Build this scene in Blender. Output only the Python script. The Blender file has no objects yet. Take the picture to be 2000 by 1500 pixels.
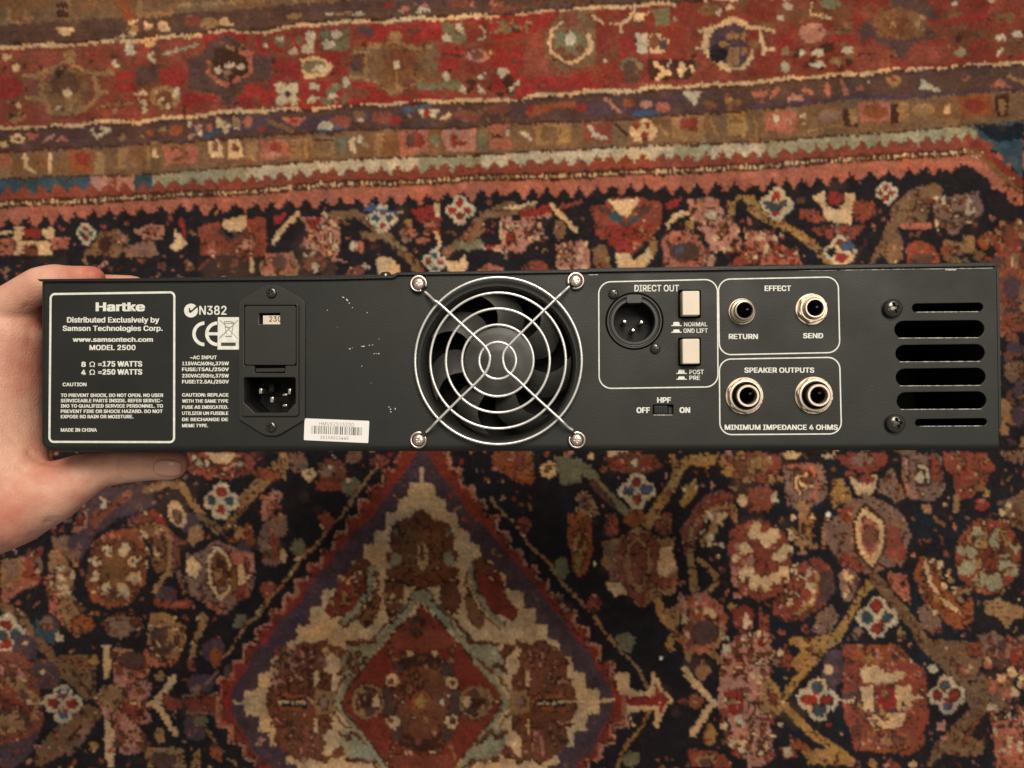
import bpy, bmesh, math, random
import numpy as np
from mathutils import Vector, Matrix

random.seed(7)
rng = np.random.default_rng(11)
scene = bpy.context.scene
COL = scene.collection

# ---------------------------------------------------------------- camera
CZ = 0.95                      # height of the phone above the rug (m)
FPX = 1511.0                   # focal length in photo pixels (2000 px wide)
cam_d = bpy.data.cameras.new('camera')
cam = bpy.data.objects.new('camera', cam_d); COL.objects.link(cam)
cam.location = (0, 0, CZ)
cam_d.sensor_width = 36.0
cam_d.lens = 36.0 * FPX / 2000.0
cam_d.clip_start = 0.01; cam_d.clip_end = 50
cam_d.dof.use_dof = True
cam_d.dof.focus_distance = 0.357
cam_d.dof.aperture_fstop = 14
scene.camera = cam

# ---------------------------------------------------------------- light: a dim room with a warm ceiling lamp
world = bpy.data.worlds.new('World'); scene.world = world; world.use_nodes = True
bg = world.node_tree.nodes['Background']
bg.inputs['Color'].default_value = (1.0, 0.92, 0.83, 1); bg.inputs['Strength'].default_value = 0.21

def lamp(name, loc, target, size, power, color):
    d = bpy.data.lights.new(name, 'AREA'); d.shape = 'DISK'; d.size = size; d.energy = power; d.color = color
    o = bpy.data.objects.new(name, d); COL.objects.link(o); o.location = loc
    o.rotation_euler = (Vector(target) - Vector(loc)).to_track_quat('-Z', 'Y').to_euler()
    return o
lamp('ceiling_lamp', (0.12, 0.92, 2.02), (0.0, 0.1, 0.2), 0.85, 31.5, (1.0, 0.91, 0.80))
lamp('fill_lamp', (0.75, 0.35, 2.3), (0.0, 0.0, 0.3), 0.6, 7.0, (1.0, 0.92, 0.82))  # unseen overhead fill, added to soften the shade on the panel

scene.view_settings.view_transform = 'Standard'
scene.view_settings.look = 'None'
scene.view_settings.exposure = 0.0
scene.view_settings.gamma = 1.0

# ---------------------------------------------------------------- helpers
def srgb(h, k=1.0):
    if isinstance(h, str): c = [int(h[i:i + 2], 16) / 255 for i in (0, 2, 4)]
    else: c = [x / 255 for x in h]
    return tuple((x / 12.92 if x <= .04045 else ((x + .055) / 1.055) ** 2.4) * k for x in c)

def link(o, parent=None):
    COL.objects.link(o)
    if parent is not None: o.parent = parent
    return o

def mesh_obj(name, verts, faces, mat=None, parent=None, smooth=False):
    me = bpy.data.meshes.new(name); me.from_pydata([tuple(v) for v in verts], [], faces); me.update()
    if smooth: me.polygons.foreach_set('use_smooth', [True] * len(me.polygons))
    if mat: me.materials.append(mat)
    return link(bpy.data.objects.new(name, me), parent)

def material(name, color, rough=.5, metal=0.0, spec=.5, bump=0.0, scale=200.0, var=0.0, var_scale=20.0, rvar=0.0, detail=4, sss=0.0, coat=0.0):
    m = bpy.data.materials.new(name); m.use_nodes = True; nt = m.node_tree; b = nt.nodes['Principled BSDF']
    b.inputs['Base Color'].default_value = (*color, 1); b.inputs['Roughness'].default_value = rough
    b.inputs['Metallic'].default_value = metal; b.inputs['Specular IOR Level'].default_value = spec
    b.inputs['Coat Weight'].default_value = coat
    tc = nt.nodes.new('ShaderNodeTexCoord')
    if bump > 0:
        n = nt.nodes.new('ShaderNodeTexNoise'); n.inputs['Scale'].default_value = scale; n.inputs['Detail'].default_value = detail
        bp = nt.nodes.new('ShaderNodeBump'); bp.inputs['Strength'].default_value = bump; bp.inputs['Distance'].default_value = .0004
        nt.links.new(tc.outputs['Object'], n.inputs['Vector']); nt.links.new(n.outputs['Fac'], bp.inputs['Height'])
        nt.links.new(bp.outputs['Normal'], b.inputs['Normal'])
    if var > 0:
        n2 = nt.nodes.new('ShaderNodeTexNoise'); n2.inputs['Scale'].default_value = var_scale; n2.inputs['Detail'].default_value = 6
        nt.links.new(tc.outputs['Object'], n2.inputs['Vector'])
        mr = nt.nodes.new('ShaderNodeMapRange'); mr.inputs[1].default_value = .3; mr.inputs[2].default_value = .7
        mr.inputs[3].default_value = 1 - var; mr.inputs[4].default_value = 1 + var
        mx = nt.nodes.new('ShaderNodeVectorMath'); mx.operation = 'SCALE'; mx.inputs[0].default_value = color
        nt.links.new(n2.outputs['Fac'], mr.inputs[0]); nt.links.new(mr.outputs[0], mx.inputs['Scale'])
        nt.links.new(mx.outputs[0], b.inputs['Base Color'])
    if rvar > 0:
        n3 = nt.nodes.new('ShaderNodeTexNoise'); n3.inputs['Scale'].default_value = var_scale * 1.7; n3.inputs['Detail'].default_value = 8
        nt.links.new(tc.outputs['Object'], n3.inputs['Vector'])
        m3 = nt.nodes.new('ShaderNodeMapRange'); m3.inputs[1].default_value = .3; m3.inputs[2].default_value = .7
        m3.inputs[3].default_value = rough - rvar; m3.inputs[4].default_value = rough + rvar
        nt.links.new(n3.outputs['Fac'], m3.inputs[0]); nt.links.new(m3.outputs[0], b.inputs['Roughness'])
    return m

# ================================================================ RUG
# The woven pattern is charted on a grid (units: photo pixels at rug distance) and every knot
# of the pile takes its wool colour from that chart.
CH0X, CH0Y, CHS = -920, -620, 2.0
CW, CHH = 1920, 1380
chart = np.zeros((CHH, CW), np.uint8)
PAL = {  # wool colours, sRGB
 'n': '241f22', 'N': '1d2228', 'k': '482b20', 'b': '805838', 'm': '74452f', 't': '9a744e', 'c': 'd0ab80', 'w': 'bfac8f', 'r': '90322b', 'R': '82382a', 's': 'ab6650', 'S': '8a4534', 'o': '91502f', 'g': '9a9072', 'G': '746c50', 'u': '3d5058', 'v': '593f38', 'V': '533f45', 'y': 'a07a46', 'e': '7c5d42', 'p': 'b27c69', 'B': '4a5a70', 'd': '80483a', 'D': '5f4336', 'q': '856656'}
KEYS = list(PAL)
KI = {k: i for i, k in enumerate(KEYS)}
TT = [0.0, 0.0, 1.0]
MIR = []           # optional mirrors: (axis, position)

def _fill(mask, y0, x0, c):
    sub = chart[y0:y0 + mask.shape[0], x0:x0 + mask.shape[1]]
    sub[mask] = KI[c]

def _win(xa, xb, ya, yb):
    x0 = max(0, int((xa - CH0X) / CHS) - 1); x1 = min(CW, int((xb - CH0X) / CHS) + 2)
    y0 = max(0, int((ya - CH0Y) / CHS) - 1); y1 = min(CHH, int((yb - CH0Y) / CHS) + 2)
    if x1 <= x0 or y1 <= y0: return None
    X = CH0X + (np.arange(x0, x1) + .5) * CHS; Y = CH0Y + (np.arange(y0, y1) + .5) * CHS
    return x0, y0, *np.meshgrid(X, Y)

def poly_px(c, P):
    P = np.asarray(P, float)
    w = _win(P[:, 0].min(), P[:, 0].max(), P[:, 1].min(), P[:, 1].max())
    if w is None: return
    x0, y0, X, Y = w
    ins = np.zeros(X.shape, bool)
    for (xa, ya), (xb, yb) in zip(P, np.roll(P, -1, 0)):
        if ya == yb: continue
        cr = ((Y >= ya) != (Y >= yb)) & (X < (xb - xa) * (Y - ya) / (yb - ya) + xa)
        ins ^= cr
    _fill(ins, y0, x0, c)

def line_px(c, wd, P):
    P = np.asarray(P, float); h = wd / 2
    for (xa, ya), (xb, yb) in zip(P[:-1], P[1:]):
        w = _win(min(xa, xb) - h, max(xa, xb) + h, min(ya, yb) - h, max(ya, yb) + h)
        if w is None: continue
        x0, y0, X, Y = w
        dx, dy = xb - xa, yb - ya; L = dx * dx + dy * dy + 1e-9
        t = np.clip(((X - xa) * dx + (Y - ya) * dy) / L, 0, 1)
        _fill((X - xa - t * dx) ** 2 + (Y - ya - t * dy) ** 2 < h * h, y0, x0, c)

def ell_px(c, cx, cy, rx, ry, rot=0.0):
    r = max(rx, ry)
    w = _win(cx - r, cx + r, cy - r, cy + r)
    if w is None: return
    x0, y0, X, Y = w
    a = math.radians(rot); U = (X - cx) * math.cos(a) + (Y - cy) * math.sin(a); V = -(X - cx) * math.sin(a) + (Y - cy) * math.cos(a)
    _fill((U / rx) ** 2 + (V / ry) ** 2 < 1, y0, x0, c)

def _mirs(P):
    out = [P]
    for ax, pos in MIR:
        new = []
        for Q in out:
            Q2 = [((2 * pos - x) if ax == 'x' else x, (2 * pos - y) if ax == 'y' else y) for x, y in Q]
            new.append(Q2)
        out += new
    return out

def run(txt):
    """one motif per line: P poly, L line, E ellipse, A ring of petals, D little diamond flower, K speckle"""
    rr = random.Random(5)
    for ln in txt.strip().splitlines():
        f = ln.split('#')[0].split()
        if not f: continue
        k = f[0]
        if k == 'T': TT[:] = [float(v) for v in f[1:4]]; continue
        if k == 'M':
            MIR.clear()
            for a in f[1:]: MIR.append((a[0], float(a[1:])))
            continue
        ox, oy, s = TT
        c = f[1]; v = [float(z) for z in f[2:]]
        if k in 'PL':
            w = 0
            if k == 'L': w = v[0] / s; v = v[1:]
            P = [(ox + v[i] / s, oy + v[i + 1] / s) for i in range(0, len(v), 2)]
            for Q in _mirs(P):
                poly_px(c, Q) if k == 'P' else line_px(c, w, Q)
        elif k == 'E':
            cx, cy, rx = v[:3]; ry = v[3] if len(v) > 3 else rx; rot = v[4] if len(v) > 4 else 0
            for i, Q in enumerate(_mirs([(ox + cx / s, oy + cy / s)])):
                sg = -1 if (len(_mirs([(0, 0)])) > 1 and i % 2 == 1) else 1
                ell_px(c, Q[0][0], Q[0][1], rx / s, ry / s, rot * sg)
        elif k == 'A':   # A col n cx cy ringradius petalradius
            n, cx, cy, R_, r_ = v[:5]
            for j in range(int(n)):
                a = 2 * math.pi * (j + .5) / n
                for Q in _mirs([(ox + (cx + R_ * math.cos(a)) / s, oy + (cy + R_ * math.sin(a)) / s)]):
                    ell_px(c, Q[0][0], Q[0][1], r_ * 1.5 / s, r_ / s, math.degrees(a))
        elif k == 'D':   # little four-petalled diamond: c = outer, two lobes
            c1, c2 = c[1], c[2]; cx, cy, r_ = v[:3]
            for Q in _mirs([(ox + cx / s, oy + cy / s)]):
                x, y = Q[0]; R_ = r_ / s
                for dx, dy in ((0, -.55), (0, .55), (-.55, 0), (.55, 0)): ell_px(c[0], x + dx * R_, y + dy * R_, .52 * R_, .52 * R_)
                ell_px(c[0], x, y, .5 * R_, .5 * R_)
                for dx, dy in ((0, -.5), (0, .5)): ell_px(c1, x + dx * R_, y + dy * R_, .27 * R_, .27 * R_)
                for dx, dy in ((-.5, 0), (.5, 0)): ell_px(c2, x + dx * R_, y + dy * R_, .27 * R_, .27 * R_)
        elif k == 'K':   # K cols n x0 y0 x1 y1 size : loose speckle of small bits
            n, xa, ya, xb, yb, sz = v[:6]
            for _ in range(int(n)):
                cc = rr.choice(c); x = rr.uniform(xa, xb); y = rr.uniform(ya, yb); z = sz * rr.uniform(.6, 1.4)
                ell_px(cc, ox + x / s, oy + y / s, z / s, z / s * rr.uniform(.5, 1.0), rr.uniform(0, 180))

def curve_y(pts):
    xs = np.array([p[0] for p in pts], float); ys = np.array([p[1] for p in pts], float)
    def f(x):
        x = np.asarray(x, float)
        y = np.interp(x, xs, ys)
        y = np.where(x < xs[0], ys[0] + (x - xs[0]) * (ys[1] - ys[0]) / (xs[1] - xs[0]), y)
        return np.where(x > xs[-1], ys[-1] + (x - xs[-1]) * (ys[-1] - ys[-2]) / (xs[-1] - xs[-2]), y)
    return f
gx = CH0X + (np.arange(CW) + .5) * CHS
gy = CH0Y + (np.arange(CHH) + .5) * CHS
GX, GY = np.meshgrid(gx, gy)
def band(c, fa, fb, x0=-1e9, x1=1e9):
    m = (GY >= fa(GX)) & (GY < fb(GX)) & (GX >= x0) & (GX < x1)
    chart[m] = KI[c]
def off(f, d): return lambda x: f(x) + d

chart[:] = KI['n']
b01 = curve_y([(0, 50), (270, 33), (520, 17), (700, 2), (1000, -18), (1500, -48), (2000, -80)])
L1 = curve_y([(0, 95), (270, 80), (420, 66), (520, 62), (620, 48), (840, 38), (1000, 31), (1130, 18), (1350, 8), (1500, 0), (2000, -35)])
L2 = curve_y([(0, 250), (270, 237), (420, 220), (520, 216), (700, 205), (850, 197), (1000, 192), (1140, 183), (1320, 172), (1500, 158), (1640, 149), (1820, 131), (2000, 122)])
L3 = curve_y([(0, 298), (270, 283), (520, 266), (740, 255), (1000, 243), (1230, 234), (1500, 215), (1640, 198), (1820, 186), (2000, 176)])
L4 = curve_y([(0, 350), (270, 342), (470, 325), (740, 309), (1000, 298), (1230, 288), (1500, 277), (1640, 266), (1820, 250), (2000, 237)])
DOT = curve_y([(0, 399), (33, 398), (167, 395), (233, 388), (367, 380), (500, 374), (660, 362), (768, 356), (912, 351), (978, 347), (1212, 340), (1478, 326), (1712, 308), (1892, 299), (2000, 293)])
ZT = curve_y([(0, 428), (97, 420), (167, 413), (230, 407), (290, 402), (450, 398), (656, 386), (725, 385), (872, 376), (1053, 366), (1154, 364), (1446, 356), (1590, 344), (1730, 333), (1874, 320), (2000, 318)])

band('e', lambda x: x * 0 - 900, b01)
band('b', off(b01, 0), L1)
m = (GY >= b01(GX)) & (GY < L1(GX)); chart[m & (GX > 250)] = KI['D']; chart[m & (GX <= 250)] = KI['D']
band('S', off(L1, 2), L2)
band('v', off(L2, 0), L3)
band('e', off(L3, 0), L4)
band('S', off(L4, 0), DOT)
band('s', off(DOT, 5), lambda x: ZT(x) + 22)

def zig(f, depth, per, ph=0.0, seedv=3, jit=.25):
    rz = np.random.default_rng(seedv); xs = [-960.0]
    while xs[-1] < 2960: xs.append(xs[-1] + per * (1 + rz.uniform(-jit, jit)))
    xs = np.array(xs); d = depth * rz.uniform(.75, 1.2, len(xs))
    X, Y = [], []
    for i in range(len(xs) - 1):
        X += [xs[i], (xs[i] + xs[i + 1]) / 2]; Y += [0, d[i]]
    X = np.array(X); Y = np.array(Y)
    def stepped(x):      # teeth stepped like the knots
        v = np.interp(x, X, Y)
        return f(x) + np.round(v / 5) * 5
    return stepped
# A0 tan stripe motifs, A1 flowers, done in tiles below
# pale green reciprocal band
zg = zig(off(L4, 15), 16, 31, seedv=4)
band('m', off(L4, -1), off(zg, 3)); band('g', off(L4, 2), zg)
for a, b_, c in ((-960, 180, 'u'), (180, 222, 'p'), (222, 228, 'S'), (228, 263, 'p'), (263, 300, 'u'), (300, 480, 'g'), (480, 1530, 'w')):
    mm = (chart == KI['g']) & (GX >= a) & (GX < b_) & (GY > L4(GX)) & (GY < L4(GX) + 45)
    if c == 'w': mm &= (np.sin(GX / 37.0) + np.sin(GX / 91.0 + 1) > -.6)
    chart[mm] = KI[c if c != 'w' else 'w']
for k_ in range(3): line_px('k', 3, [(x, float(L4(x)) + 1) for x in range(-920, 2920, 30)])
# dotted guard
line_px('k', 15, [(x, float(DOT(x))) for x in range(-920, 1900, 20)])
rz = np.random.default_rng(9); x = -920.0
while x < 1900:
    ell_px('c' if rz.random() > .3 else 't', x, float(DOT(x)) + rz.uniform(-1, 1), 3.2, 3.4); x += rz.uniform(7, 11)
# dark zigzag under salmon band
zd = zig(off(ZT, 0), 20, 34.5, seedv=8, jit=.18)
band('n', zd, lambda x: ZT(x) + 44)
# edge lines of the red band
for Lf in (L1, L2):
    line_px('k', 5, [(x, float(Lf(x)) + (4 if Lf is L2 else -4)) for x in range(-920, 2920, 15)])
    line_px('c', 6.5, [(x, float(Lf(x)) + 2.0 * math.sin(x / 19.0)) for x in range(-920, 2920, 6)])
line_px('k', 4, [(x, float(L3(x))) for x in range(-920, 2920, 15)])

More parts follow.
